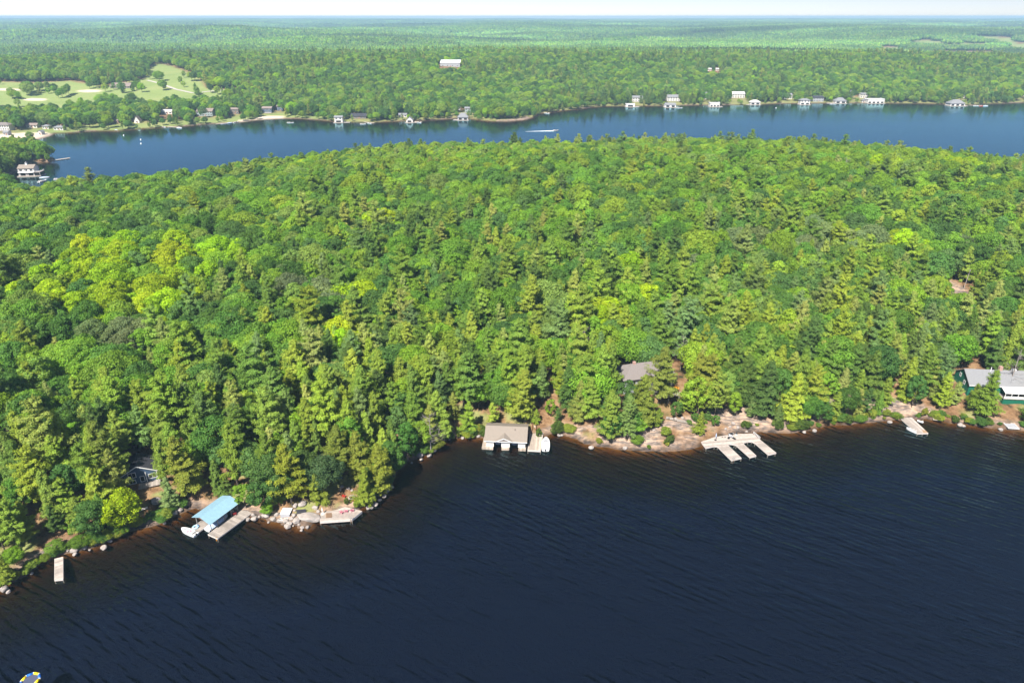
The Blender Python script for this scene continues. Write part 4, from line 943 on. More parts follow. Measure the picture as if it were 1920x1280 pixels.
# ================================================================== I. blue-roofed boat port
O1, S1 = (330, 910), 11.64
def boat_port():
    zr, ze = 4.3, 3.15
    rf0, rb0 = C(O1, S1, [(525, 690), (1185, 215)], zr); e0, e1 = C(O1, S1, [(790, 915), (1425, 425)], ze); l0 = C(O1, S1, [(355, 765)], ze)[0]
    rz = angle(rf0, rb0); base = Vector((rf0.x, rf0.y, 0)); lp = lambda p: loc2((p[0], p[1], 0), base, rz)
    Lr = ((rb0 - rf0).length + (e1 - e0).length) / 2; hwd = (abs(lp(e0).y) + abs(lp(l0).y)) / 2
    t = thing("boat_port", "open boat port with a sky-blue metal gable roof on posts", "boat port", base, rz)
    m_ = MB(); m_.slab([(-.1, 0, zr), (Lr, 0, zr), (Lr, -hwd, ze), (-.1, -hwd, ze)], .07); m_.slab([(-.1, 0, zr), (Lr, 0, zr), (Lr, hwd, ze), (-.1, hwd, ze)], .07)
    rf = m_.build("roof", M['blueroof'], t)
    m_ = MB()
    for sg in (-1, 1):
        for k in range(1, int(Lr / .9)): m_.slab([(k * .9 - .02, sg * .02, zr + .03), (k * .9 + .02, sg * .02, zr + .03), (k * .9 + .02, sg * hwd, ze + .03), (k * .9 - .02, sg * hwd, ze + .03)], .034)
    m_.build("seams", M['blueroof'], rf)
    m_ = MB(); m_.prism_x([(-hwd + .7, ze + .08), (hwd - .7, ze + .08), (0, zr - .12)], .35, .42); m_.build("gable_board", M['wood_red'], t)
    ip = hwd - .75
    for sg in (-1, 1):
        for k in range(5):
            x = .55 + k * (Lr - 1.1) / 4; m_ = MB(); m_.box(x, sg * ip, (.6 + ze + .2) / 2, .16, .16, ze + .2 - .6); m_.build("post", M['post'], t)
        m_ = MB(); m_.box(Lr / 2, sg * ip, ze + .12, Lr - .6, .12, .22); m_.build("beam", M['post'], t)
    q = C(O1, S1, [(700, 1060), (905, 1150), (1645, 600), (1435, 505)], .6)
    dock("boat_port_dock", "long grey plank dock along the open side of the blue-roofed boat port", q, .6, board='deckgrey', rz=angle(q[1], q[2]))
    q2 = C(O1, S1, [(290, 955), (490, 1012), (1190, 490), (1010, 425)], .6)
    dock("boat_port_dock", "narrow grey dock under the far side of the blue roof, holding a pale blue float", q2, .6, board='deckgrey', rz=angle(q2[1], q2[2]))
    p = C(O1, S1, [(885, 1150)], .3)[0]; b = thing("dock_bumper", "orange wooden bumper post at the outer corner of the boat port dock", "bumper post", (p.x, p.y, 0), rz)
    m_ = MB(); m_.box(0, 0, .1, .3, .3, 1.1); m_.build("post", M['orange'], b, bevel=.02); m_ = MB(); m_.box(0, 0, .68, .34, .34, .05); m_.build("cap", M['cedar'], b)
    a = C(O1, S1, [(675, 985)], .2)[0]; d = Vector((math.cos(rz), math.sin(rz), 0))
    boat("motorboat", "white motorboat under a pale canvas cover berthed below the sky-blue roof", a, rz, 6.8, 2.3, cover='canvas_blue', motor=False)
    a2 = Vector((a.x, a.y, 0)) + d * 7.4
    boat("motorboat", "navy runabout berthed behind the canvas-covered boat under the sky-blue roof", a2, rz, 5.0, 2.0, hull='gel_navy', top='mat_brown', motor=False)
    s0, b0 = C(O1, S1, [(440, 1085), (130, 950)], .3)
    j = boat("jet_boat", "small white open boat with pink cushions tied outside the blue-roofed boat port", s0, angle(s0, b0), (b0 - s0).length, 1.9, top='cream', shield=False, seats=1, motor=True)
    for x, y in ((.42, -.25), (.5, .3)):
        m_ = MB(); Lb = (b0 - s0).length; m_.box(Lb * x, y, .72, .5, .42, .2); m_.build("cushion", M['pink'], j, bevel=.05)
    p = C(O1, S1, [(432, 912)], .62)[0]
    f = thing("swim_float", "pale blue inflatable ring lying on the narrow dock of the boat port", "float", p)
    m_ = MB(); rings = []
    for i in range(16):
        a_ = 6.2832 * i / 16; rings.append([((.62 + .22 * math.cos(b_)) * math.cos(a_), (.62 + .22 * math.cos(b_)) * math.sin(a_), .2 + .2 * math.sin(b_)) for b_ in [6.2832 * k / 8 for k in range(8)]])
    rings.append(rings[0]); m_.loft(rings, True); m_.build("ring", M['lightblue'], f, smooth=True)
    m_ = MB(); m_.box(.5, .3, .46, .3, .3, .1); m_.build("headrest", M['blue'], f)
    p = C(O1, S1, [(1285, 640)], .6)[0]
    adirondack("red_chair", "dark red deck chair in the shade of the blue-roofed boat port", p, R(200), 'darkred')
    CLEAR.append(tuple((Vector((rb0.x, rb0.y, 0)) - d * 2)[:2]) + (5.5,)); CLEAR.append((base.x + d.x * 3, base.y + d.y * 3, 7)); keep(358, 930, 472, 1008, 190, 1.0); LAND.append(("the blue-roofed boat port", rb0.x, rb0.y))
def adirondack(name, label, p, rz, m, group=None):
    t = thing(name, label, "chair", p, rz, group)
    s_ = MB(); s_.box(0, 0, .36, .58, .62, .06, 0, R(8)); s_.build("seat", M[m], t)
    s_ = MB()
    for i in range(5): s_.box(-.24 + .12 * i, .42, .74, .1, .05, .82 + (.10 if i == 2 else .05 if i in (1, 3) else 0), 0, R(-22))
    s_.build("backrest", M[m], t)
    for x in (-.36, .36): s_ = MB(); s_.box(x, .02, .58, .14, .74, .05); s_.build("armrest", M[m], t)
    for x in (-.33, .33):
        for y, h in ((-.3, .55), (.32, .55)): s_ = MB(); s_.box(x, y, h / 2, .07, .1, h); s_.build("leg", M[m], t)
    return t
boat_port()

# ================================================================== J. hot tub, bench
O2, S2 = (450, 920), 12.0
def tub():
    q = C(O2, S2, [(895, 520), (1110, 525)], 2.0); rz = angle(q[0], q[1]); w_ = (q[1] - q[0]).length; P = q[0]
    t = thing("hot_tub", "square hot tub with a pale grey lid and a wooden step among the shore boulders", "hot tub", (P.x, P.y, 0), rz)
    m_ = MB(); m_.box(w_ / 2, 1.3, 1.1, w_ - .1, 2.5, 1.5); m_.build("cabinet", M['canvas_grey'], t)
    m_ = MB(); m_.box(w_ / 2, 1.3, 1.94, w_ + .05, 2.65, .16); m_.build("lid", M['gel_white'], t, bevel=.05)
    m_ = MB(); m_.box(w_ / 2 - .2, -.75, .85, w_ - .2, 1.1, .14); m_.build("step", M['fascia'], t)
    m_ = MB(); m_.box(w_ / 2 - .2, -.75, .5, w_ - .4, .9, .54); m_.build("step_base", M['post'], t)
    keep(518, 950, 552, 976, 190); CLEAR.append((P.x + 1, P.y + 1, 3.0)); LAND.append(("the hot tub on the shore", P.x + 1, P.y + 3))
    a, b = C(O2, S2, [(1265, 500), (1480, 480)], 1.7); rz = angle(a, b)
    t = thing("bench", "dark wooden bench behind the boulders right of the hot tub", "bench", (a.x, a.y, 1.2), rz); w_ = (b - a).length
    m_ = MB(); m_.box(w_ / 2, .25, .45, w_, .55, .08); m_.build("seat", M['roof_dark'], t)
    m_ = MB(); m_.box(w_ / 2, .55, .85, w_, .07, .6); m_.build("backrest", M['roof_dark'], t)
    for x in (.2, w_ - .2): m_ = MB(); m_.box(x, .25, .2, .12, .5, .4); m_.build("leg", M['post'], t)
    keep(552, 938, 576, 964, 190); CLEAR.append((a.x + 1, a.y + .5, 2.5))
    p = hit(268, 957.5); t = thing("bench", "pinkish plank bench on the rocks left of the blue-roofed boat port", "bench", (p.x, p.y, p.z + .1), R(38))
    m_ = MB(); m_.box(0, 0, .45, 2.6, .8, .1); m_.build("seat", M['fascia'], t)
    for x in (-1, 1): m_ = MB(); m_.box(x, 0, .18, .15, .6, .44); m_.build("leg", M['post'], t)
    keep(255, 945, 285, 968, 190)
tub()

# ================================================================== K. angled deck with chairs
O3, S3 = (580, 890), 10.67
def angled_deck():
    z = 1.0
    q = C(O3, S3, [(235, 730), (215, 925), (855, 880), (1050, 722), (930, 690), (690, 640), (300, 742)], z)
    t = dock("shore_deck", "angular pale deck on the rocky point with pink chairs on it", q, z, board='deckpale', rz=angle(q[1], q[2]), fh=.7)
    for i, ((x, y), rz, lb) in enumerate([((650, 765), 150, "pink plastic deck chair nearest the cushions on the angular deck"), ((738, 742), 190, "pink plastic deck chair in the middle of three on the angular deck"), ((855, 730), 205, "pink plastic deck chair beside the umbrella pole on the angular deck")]):
        adirondack("deck_chair", lb, C(O3, S3, [(x, y)], z)[0], R(rz), 'pink', "pink chairs on the angular deck")
    p = C(O3, S3, [(390, 812)], z)[0]; t = thing("lounge_cushion", "brown wooden lounger pad lying flat on the angular deck", "lounger", p, R(-6))
    for x in (-.75, 0, .75): m_ = MB(); m_.box(x * .62, x * .1, .12, .42, 1.9, .1, R(22)); m_.build("pad", M['mat_brown'], t)
    m_ = MB(); m_.box(0, 0, .035, 1.6, 1.7, .07, R(22)); m_.build("frame", M['cedar'], t)
    p = C(O3, S3, [(835, 890)], z)[0]; globals()['ladder']("white swim ladder on the front edge of the angular deck", p, R(4), z)
    p = C(O3, S3, [(268, 775)], z)[0]; t = thing("patio_umbrella", "closed white parasol at the left corner of the angular deck", "umbrella", p)
    m_ = MB(); m_.tube((0, 0, 0), (0, 0, .1), .45, .4, 10); m_.build("base", M['white'], t); m_ = MB(); m_.tube((0, 0, .1), (0, 0, 2.1), .035, .035, 6); m_.build("pole", M['white'], t)
    m_ = MB(); m_.tube((0, 0, .7), (0, 0, 1.3), .1, .2, 8, False); m_.tube((0, 0, 1.3), (0, 0, 2.15), .2, .03, 8); m_.build("canopy", M['white'], t)
    p = C(O3, S3, [(828, 700)], z)[0]; t = thing("umbrella_pole", "thin bare umbrella pole standing among the pink chairs", "pole", p)
    m_ = MB(); m_.tube((0, 0, 0), (0, 0, 2.3), .035, .03, 6); m_.build("pole", M['post'], t); m_ = MB(); m_.tube((0, 0, 0), (0, 0, .08), .3, .3, 10); m_.build("base", M['black'], t)
    for (x, y), rz, m, lb in [((700, 445), 160, 'red', "bright red wooden chair by the stone fire pit above the angular deck"), ((890, 530), 250, 'darkred', "dark red wooden chair right of the stone fire pit")]:
        p = hit(580 + x / S3, 890 + y / S3); adirondack("garden_chair", lb, p, R(rz), m, "red chairs round the fire pit")
    p = hit(580 + 850 / S3, 890 + 460 / S3); t = thing("fire_pit", "ring of pale stones round a dark fire pit on bare ground", "fire pit", p)
    for k in range(9):
        a = 6.283 * k / 9; m_ = MB(); m_.box(math.cos(a) * .8, math.sin(a) * .8, .18, .5, .36, .4, a + 1.57); m_.build("stone", M['granite'], t, bevel=.07)
    m_ = MB(); m_.tube((0, 0, -.1), (0, 0, .1), .62, .62, 10); m_.build("ash", M['dark'], t)
    c = hit(580 + 760 / S3, 890 + 440 / S3); CLEAR.append((c.x, c.y, 4.5)); keep(604, 912, 662, 985, 190, .97); LAND.append(("the angular deck", c.x, c.y))
    # dark cottage behind
    zg = 5.2; P = W(584, 902, zg); rz = R(30)
    t = thing("cottage", "dark-roofed cottage almost hidden by trees behind the angular deck", "house", (P.x, P.y, zg - .3), rz)
    w_ = MB(); gable_walls(w_, 8.5, 7.5, -2, 2.7, 1.8); w_.build("wall", M['navy'], t); r_ = MB(); gable_roof(r_, 8.5, 7.5, 2.7, 1.8); r_.build("roof", M['roof_dark'], t)
    m_ = MB(); m_.box(2.2, -1.3, .1, 6.5, 2.6, .2); m_.build("deck", M['deckgrey'], t); m_ = MB(); rail(m_, (-1.0, -2.55, .2), (5.4, -2.55, .2), 1.0, 7, .05); m_.build("handrail", M['greywall'], t)
    window(t, 2.2, 0, 1.4, 1.4, 1.2); window(t, 5.8, 0, 1.4, 1.4, 1.2)
    CLEAR.append((P.x + 3, P.y + 5, 5.0)); keep(576, 892, 590, 908, 200, .7); LAND.append(("the dark-roofed cottage", P.x + 2, P.y + 5))
    a = hit(648, 889); b = hit(658, 871); rz = angle(a, b); Ls = (b - a).length
    t = thing("garden_stairs", "brown wooden stairs climbing from the fire pit towards the dark-roofed cottage", "stairs", a, rz)
    n = 8
    for k in range(n): m_ = MB(); m_.box(Ls * (k + .5) / n, 0, (b.z - a.z) * (k + .5) / n + .25, Ls / n * .95, 1.3, .1); m_.build("tread", M['cedar'], t)
    for y in (-.7, .7): m_ = MB(); rail(m_, (0, y, .1), (Ls, y, b.z - a.z + .3), .95, 4, .05); m_.build("handrail", M['wood_red'], t)
    keep(643, 865, 664, 893, 200, .9)
angled_deck()

# ================================================================== M. small dock at left
def left_dock():
    q = C((0, 820), 4.267, [(438, 968), (437, 1138), (503, 1132), (502, 954)], .5)
    dock("plank_dock", "narrow bleached dock standing alone in the water at the left shore", q, .5, board='deckpale', rz=angle(q[0], q[1]) + R(90))
    keep(98, 1040, 122, 1092, 180); LAND.append(("the narrow dock at the left shore", q[0].x, q[0].y + 3))
left_dock()

# ================================================================== N. water trampoline
def trampoline():
    c = W(57.3, 1275, .2); ex = W(40.5, 1275, .2); r0 = (c - ex).length * .92
    t = thing("water_trampoline", "yellow and blue eight-sided inflatable water trampoline floating off the left shore", "trampoline", (c.x, c.y, 0), R(12))
    k = 8; tr = r0 * .17
    for i in range(k):
        a0, a1 = 6.2832 * i / k, 6.2832 * (i + 1) / k; p0 = Vector((math.cos(a0) * r0, math.sin(a0) * r0, .3)); p1 = Vector((math.cos(a1) * r0, math.sin(a1) * r0, .3))
        m_ = MB(); e = (p1 - p0) * .06; m_.path([p0 + e, p0 + e * 2.2, p1 - e * 2.2, p1 - e], [tr * .8, tr, tr, tr * .8], 10); m_.build("tube_section", M['yellow' if i % 2 else 'blue'], t, smooth=True)
        m_ = MB(); m_.tube(p0 - (p1 - p0).normalized() * .05 - e * .6, p0 + e * 1.05, tr * .8, tr * .8, 10); m_.build("joint", M['gel_white'], t)
    m_ = MB(); m_.prism([(math.cos(6.2832 * i / k) * r0 * .82, math.sin(6.2832 * i / k) * r0 * .82) for i in range(k)], .30, .34); m_.build("jump_mat", M['trampoline'], t)
trampoline()

# ================================================================== O. pole, wires, boardwalk
def pole():
    p = hit(1807, 541); t = thing("utility_pole", "pale wooden utility pole in the rocky gap in the forest at right", "utility pole", p)
    h = 9.0
    m_ = MB(); m_.tube((0, 0, -.5), (.4, 0, h), .17, .12, 8); m_.build("pole", M['deadwood'], t)
    m_ = MB(); m_.box(.38, 0, h - .6, 2.0, .12, .14, R(60)); ca = m_.build("crossarm", M['post'], t)
    for s_ in (-.9, 0, .9): m_ = MB(); m_.tube((.38 + s_ * math.cos(R(60)), s_ * math.sin(R(60)), h - .53), (.38 + s_ * math.cos(R(60)), s_ * math.sin(R(60)), h - .3), .05, .05, 6); m_.build("insulator", M['white'], ca)
    for s_ in (-.9, .9):
        a = Vector((.38 + s_ * .5, s_ * .87, h - .3)); b = a + Vector((34, -6, 1)); m_ = MB(); pts = [a.lerp(b, i / 8) - Vector((0, 0, 4 * .9 * (i / 8) * (1 - i / 8))) for i in range(9)]; m_.path(pts, [.02] * 9, 3); m_.build("wire", M['black'], t)
    CLEAR.append((p.x - 2, p.y + 1, 5)); keep(1776, 520, 1816, 548, 400, 1.0); LAND.append(("the utility pole", p.x, p.y))
    a = hit(1249, 784); b = hit(1297, 795); rz = angle(a, b); L = (b - a).length
    t = thing("boardwalk", "grey plank walk crossing the bare rock slope above the shore", "boardwalk", (a.x, a.y, 0), rz)
    m_ = MB(); n = 7
    for k in range(n):
        f = (k + .5) / n; w_ = a.lerp(b, f); zz = hz(w_.x, w_.y) + .35; m_.box(L * f, 0, zz, L / n * .98, 1.3, .12)
    m_.build("planks", M['deckgrey'], t)
    for k in range(0, n + 1, 2):
        f = k / n; w_ = a.lerp(b, f); zz = hz(w_.x, w_.y); m_ = MB(); m_.box(L * f, 0, zz - .1, .14, 1.1, .74); m_.build("support", M['post'], t)
    keep(1225, 778, 1300, 838, 224, .9); keep(1320, 795, 1440, 822, 218, .9); keep(1060, 808, 1120, 840, 215, .9); keep(1195,822,1240,846,212,1.0)
pole()

# ================================================================== boulders
def boulder_mesh(seed):
    import bmesh
    bm = bmesh.new(); bmesh.ops.create_icosphere(bm, subdivisions=3, radius=1.0); r = np.random.default_rng(seed)
    pl = unit(r.normal(size=(11, 3))); d = r.uniform(.62, .95, 11)
    for v in bm.verts:
        p = np.array(v.co)
        for n_, k in zip(pl, d):
            q = p @ n_
            if q > k: p = p - n_ * (q - k) * .9
        p *= 1 + .10 * float(fbm(np.array([p[0] * 1.7 + seed]), np.array([p[1] * 1.7 + p[2]]), seed)[0])
        v.co = p
    me = bpy.data.meshes.new("boulder"); bm.to_mesh(me); bm.free(); me.materials.append(M['granite']); return me
BOUL = [boulder_mesh(i) for i in range(7)]
def boulders():
    lst = []
    for x, y, s_ in [(180, 650, 110), (330, 640, 175), (300, 545, 110), (430, 590, 75), (610, 570, 180), (640, 710, 65), (750, 640, 135), (830, 540, 120), (880, 675, 115), (1030, 690, 130), (1070, 815, 150), (1110, 745, 140), (1170, 640, 130), (1215, 560, 125), (1270, 685, 175), (1330, 760, 75), (1330, 560, 95), (1400, 830, 95), (1520, 825, 92), (1380, 890, 70), (1200, 790, 50), (1250, 345, 140), (1700, 390, 150), (1760, 470, 95), (1230, 445, 75), (1400, 300, 180), (520, 560, 90), (960, 640, 80)]:
        lst.append((450 + x / 12, 920 + y / 12, s_ / 12, "by the hot tub"))
    lst.append((450 + 1560 / 12, 920 + 610 / 12, 36, "SLAB"))
    for x, y, s_ in [(1640, 255, 115), (1545, 310, 150), (1420, 250, 105), (1500, 430, 95), (1320, 600, 110), (660, 250, 90), (620, 305, 60), (780, 280, 80), (850, 315, 65), (1250, 660, 80)]:
        lst.append((580 + x / 10.67, 890 + y / 10.67, s_ / 10.67, "on the rocky point beyond the angular deck"))
    for x, y, s_ in [(595, 905, 62), (820, 815, 85), (880, 830, 40), (830, 885, 50), (600, 935, 40), (740, 785, 65), (1250, 515, 75), (1340, 615, 50), (1400, 605, 60), (1300, 625, 60), (1440, 585, 50), (680, 885, 40), (35, 1215, 60), (70, 1235, 40), (760, 850, 50), (545, 900, 40)]:
        lst.append((x / 4.267, 820 + y / 4.267, s_ / 4.267, "along the left shore"))
    for x, y, s_ in [(30, 645, 75), (110, 607, 42), (170, 602, 42), (140, 565, 60), (90, 575, 60), (200, 552, 50), (1575, 575, 42), (1880, 578, 42), (1290, 462, 40), (1312, 462, 32), (560, 472, 40), (480, 482, 34), (420, 488, 30), (300, 492, 34)]:
        lst.append((780 + x / 4.8, 720 + y / 4.8, s_ / 4.8, "in the cove by the cream boathouse" if x < 700 else "on the rock shore right of the boathouse"))
    for x, y, s_ in [(40, 958, 45), (345, 963, 45), (1320, 742, 40), (1360, 778, 38), (370, 842, 42), (800, 700, 34), (860, 690, 30), (1440, 815, 30), (1180, 745, 34), (1250, 790, 30), (1290, 770, 28), (600, 800, 40), (520, 790, 34)]:
        lst.append((1100 + x / 4.8, 640 + y / 4.8, s_ / 4.8, "on the bare slope by the three-finger dock"))
    r = random.Random(5)
    for u, v in [(1508, 811), (1527, 808), (1668, 792), (1800, 797), (1806, 799), (1875, 806), (772, 868), (790, 862), (805, 855), (712, 938), (690, 952), (168, 1031), (309, 981), (60, 1075)]:
        lst.append((u, v, r.uniform(5, 10), "along the waterline"))
    cnt = {}
    for u, v, s_, where in lst:
        slab = where == "SLAB"
        p = hit(u, v); d = proj(p.x, p.y, p.z)[2]; rad = s_ * d / FPX / 2
        me = BOUL[r.randrange(7)]
        o = bpy.data.objects.new("rock_slab" if slab else "boulder", me); COL.objects.link(o)
        o.location = (p.x, p.y, p.z + rad * (.05 if slab else .25)); o.rotation_euler = (r.uniform(-.2, .2), r.uniform(-.2, .2), r.uniform(0, 6.28) if not slab else R(-8))
        o.scale = (rad * 1.25, rad * .75, .9) if slab else (rad * r.uniform(.95, 1.2), rad * r.uniform(.85, 1.1), rad * r.uniform(.6, .85))
        if slab: tag(o, "broad flat granite slab dipping into the water between the hot tub and the angular deck", "rock"); continue
        size = "large" if rad > .85 else "middle-sized" if rad > .5 else "small"
        key = (size, where); cnt[key] = cnt.get(key, 0) + 1
        tag(o, f"{size} pale granite boulder {where}", "boulder", f"{size} boulders {where}")
boulders()
# ------------------------------------------------------------------ far shore
def far_house(label, u, v, wpx, roof='hip', storeys=1, wall='cream', roofm='roof_grey', rz=0.0, D=None, cat="house", name="lake_house", water=False, porch=False, nwin=3, rise=None, slip=0, group=None, chim=False, keepk=None, wh=None, deckside=None):
    p = W(u, v, 0) if water else hit(u, v)
    dpt = proj(p.x, p.y, p.z)[2]; L = wpx * dpt / FPX * (1.0 if water else .88); D = D or max(6.0, L * .62); wh = wh or (2.9 * storeys + .3); rise = rise or D * .24
    M3 = Matrix.Rotation(rz, 3, 'Z'); o = Vector(p) - M3 @ Vector((L / 2, 0, 0)); base = 0.0
    t = thing(name, label, cat, (o.x, o.y, p.z), rz, group)
    if water: base = .7
    w_ = MB()
    if roof == 'gable': gable_walls(w_, L, D, -2.5 if not water else base, wh + base, rise)
    elif roof == 'front': gable_walls(w_, L, D, -2.5 if not water else base, wh + base, rise, 'y')
    else: w_.box(L / 2, D / 2, (wh + base - 2.5 * (not water) + (base if water else 0)) / 2, L, D, wh + base + 2.5 * (not water) - (base if water else 0))
    w_.build("wall", M[wall], t)
    r_ = MB()
    if roof == 'gable': gable_roof(r_, L, D, wh + base, rise, .6, .5, .2)
    elif roof == 'front': gable_roof(r_, L, D, wh + base, rise, .6, .5, .2, 'y')
    elif roof == 'hip': hip_roof(r_, L, D, wh + base, rise, .7)
    else:
        r_.box(L / 2, D / 2, wh + base + .13, L + .8, D + .8, .25)
    rf = r_.build("roof", M[roofm], t)
    if roof == 'flat':
        q = MB(); z = wh + base + .26
        for a, b in (((0, 0), (L, 0)), ((L, 0), (L, D)), ((0, 0), (0, D))): rail(q, (a[0], a[1], z), (b[0], b[1], z), 1.0, max(3, int(L / 2)), .06)
        q.build("balcony_rail", M['white'], t)
    for s_ in range(storeys):
        for k in range(nwin):
            x = L * (k + .5) / nwin
            if slip and s_ == 0: continue
            window(t, x, 0, base + 1.55 + 2.9 * s_, min(2.0, L / nwin * .55), 1.5)
    if slip:
        for k in range(slip):
            x = L * (k + .5) / slip; q = MB(); q.box(x, -.03, base + .75, L / slip * .6, .05, 2.6); sd_ = q.build("slip_shade", M['dark'], t)  # dark panel painted as the shade inside an open slip
            for sg in (-1, 1): q = MB(); q.box(x + sg * L / slip * .33, -.06, base + .8, .3, .12, 2.9); q.build("frame", M['white'], sd_)
    if water:
        q = MB(); q.box(L / 2, D / 2 - .9, base / 2 - .2, L + 2.4, D + 2.2, base + .39); q.build("deck", M['deckpale'], t)
    elif porch:
        q = MB(); q.box(L / 2, -1.6, .15, L, 3.2, .3); dk = q.build("porch", M['deckgrey'], t)
        q = MB(); rail(q, (0, -3.1, .3), (L, -3.1, .3), 1.0, int(L / 1.5), .06); q.build("porch_rail", M['white'], dk)
        q = MB(); q.box(L / 2, -1.4, -1.2, L - .6, 2.6, 2.5); q.build("porch_base", M[wall], dk)
    else:
        q = MB(); q.box(L * .5 + .8, -.03, 1.05, 1.1, .06, 2.1); q.build("door", M['wood_red'], t)
    if chim: q = MB(); q.box(L * .7, D * .5, wh + base + rise + .3, .9, .9, 1.8); q.build("chimney", M['brick'], rf)
    if deckside:
        sg, w2 = deckside; q = MB(); cx = L + w2 / 2 if sg > 0 else -w2 / 2; q.box(cx, D * .4, .3, w2, D * .7, .5); q.build("side_deck", M['deckpale'], t)
    keepk = keepk or (1.0 if water else .9)
    hp = (wh + rise + base) * FPX / dpt
    keep(u - wpx * .5, v - hp, u + wpx * .5, v + 2, dpt + 1, keepk)
    cc = Vector(p) + M3 @ Vector((0, D / 2, 0)); CLEAR.append((cc.x, cc.y, max(L, D) * .5 + 3))
    return t
def far_dock(label, pts, z=.5, boats=0, group=None, bl="boat"):
    q = [W(u, v, z) for u, v in pts]; a, b = q[0], q[1]; rz = angle(a, b); L = (b - a).length; wd = 2.4
    t = thing("dock", label, "dock", (a.x, a.y, 0), rz, group)
    m_ = MB(); m_.box(L / 2, 0, z, L, wd, .25); m_.build("deck", M['sand_dock'], t)
    for k in range(3): m_ = MB(); m_.tube((L * (.1 + .4 * k), 0, -2), (L * (.1 + .4 * k), 0, z - .13), .25, .25, 6); m_.build("pile", M['post'], t)
    d = Vector((math.cos(rz), math.sin(rz), 0)); n = Vector((-d.y, d.x, 0))
    return t, a, d, n, L, rz
def far():
    fh = far_house
    # right-hand shore, left to right
    fh("low white boathouse with a flat roof, first on the far right shore after the bay", 1182, 201, 16, 'flat', 1, wall='white', roofm='white', water=True, slip=1, name="boathouse", cat="boathouse", deckside=(1, 7))
    fh("two-storey white house with a grey roof standing above the first flat-roofed boathouse", 1195, 191, 21, 'gable', 2, porch=True, nwin=4)
    fh("big white house with twin gables and long porch across the lake", 1263, 190, 27, 'gable', 2, porch=True, nwin=5, chim=True)
    fh("grey-roofed boathouse with white boats in front of the twin-gabled house", 1257, 202, 20, 'gable', 1, wall='white', water=True, slip=2, name="boathouse", cat="boathouse")
    fh("narrow tall white house with a pointed grey roof across the lake", 1325, 186, 13, 'front', 2, nwin=2, rise=4)
    fh("two-level white boathouse with a roof deck below the narrow tall house", 1340, 201, 18, 'flat', 1, water=True, roofm='white', slip=3, name="boathouse", cat="boathouse", deckside=(1, 5), wh=4.8)
    fh("largest bright white house on the far shore, high above its lawn", 1384, 184, 27, 'gable', 2, nwin=5, roofm='cream')
    fh("bright white boathouse with a white hip roof right of the largest white house", 1416, 197, 18, 'hip', 1, water=True, roofm='cream', slip=2, name="boathouse", cat="boathouse", rise=3, deckside=(-1, 6))
    fh("white and grey house peeking from trees left of a two-level boathouse", 1476, 186, 20, 'gable', 2, nwin=4, keepk=.75)
    fh("two-level white boathouse with grey roof beside the grey shore house", 1509, 197, 18, 'hip', 2, water=True, slip=2, name="boathouse", cat="boathouse")
    fh("dark-roofed grey house right at the far shore between two boathouses", 1534, 191, 22, 'gable', 2, wall='greywall', roofm='roof_dark', nwin=4)
    fh("white boathouse with a broad grey hip roof and low dock on its left", 1576, 194.5, 20, 'hip', 1, water=True, slip=2, name="boathouse", cat="boathouse", rise=4.5, deckside=(-1, 12))
    fh("pale A-frame house high in the trees across the lake", 1597, 181, 11, 'front', 1, nwin=1, rise=6, wall='cream', keepk=.9)
    fh("white house partly hidden by trees right of the A-frame", 1619, 184, 14, 'gable', 2, nwin=3, keepk=.96)
    fh("tiny white pump shed at the water right of the grey hip-roofed boathouse", 1619, 192.5, 6, 'hip', 1, name="shed", cat="shed", nwin=1)
    fh("very wide white boathouse with a flat roof and awning doors, far right shore", 1642, 194.5, 31, 'flat', 1, water=True, roofm='white', slip=4, name="boathouse", cat="boathouse", wh=5.2)
    fh("lone white boathouse with dark grey hip roof at far right of the opposite shore", 1795, 199.5, 27, 'hip', 1, water=True, slip=3, name="boathouse", cat="boathouse", rise=5, deckside=(1, 6))
    fh("small cream cottage in the trees above the lone far-right boathouse", 1803, 184, 12, 'gable', 1, wall='cream', keepk=.9)
    fh("small white cottage at the far right edge, low in the trees", 1916, 180, 10, 'gable', 1, keepk=.9)
    fh("small white-roofed house glimpsed on the wooded hill above the right shore", 1330, 133, 8, 'gable', 1, roofm='cream', keepk=.9)
    fh("second small pale roof on the wooded hill, right of the first", 1345, 133, 6, 'gable', 1, roofm='cream', keepk=.9)
    # middle
    fh("two-storey white boathouse with grey roof at the start of the wooded point", 635, 230.5, 15, 'gable', 2, water=True, slip=1, name="boathouse", cat="boathouse", nwin=2, deckside=(1, 9))
    fh("long dark brown cottage in the shade right of the two-storey white boathouse", 672, 223, 33, 'gable', 1, wall='brownwall', roofm='roof_dark', nwin=5, keepk=.96)
    fh("white cottage with grey roof under the trees behind a gabled boathouse", 755, 220, 17, 'gable', 1)
    fh("small white boathouse with a gable facing the lake and one dark slip", 768, 230.5, 12, 'front', 1, water=True, slip=1, name="boathouse", cat="boathouse", rise=3.4, deckside=(1, 5))
    fh("grey-roofed white house above orange bare earth on the wooded point", 855, 207, 18, 'hip', 2, porch=True, keepk=.9)
    fh("grey-green house tucked in trees right of the grey-roofed white house", 877, 212, 12, 'gable', 2, wall='sage', keepk=.9, nwin=2)
    fh("grey boathouse with a pyramid hip roof at the wooded point", 868, 226, 19, 'hip', 1, wall='greywall', water=True, slip=2, name="boathouse", cat="boathouse", rise=5, deckside=(-1, 6))
    # left shore
    fh("long brown lodge with a pale roof and front gable on the left shore lawn", 384, 218, 34, 'gable', 2, wall='sage', roofm='roof_brown', nwin=6, keepk=.96)
    fh("brown cottage with tan roof half behind round shore trees", 440, 214, 18, 'gable', 2, wall='brownwall', roofm='roof_brown', nwin=3, keepk=.96)
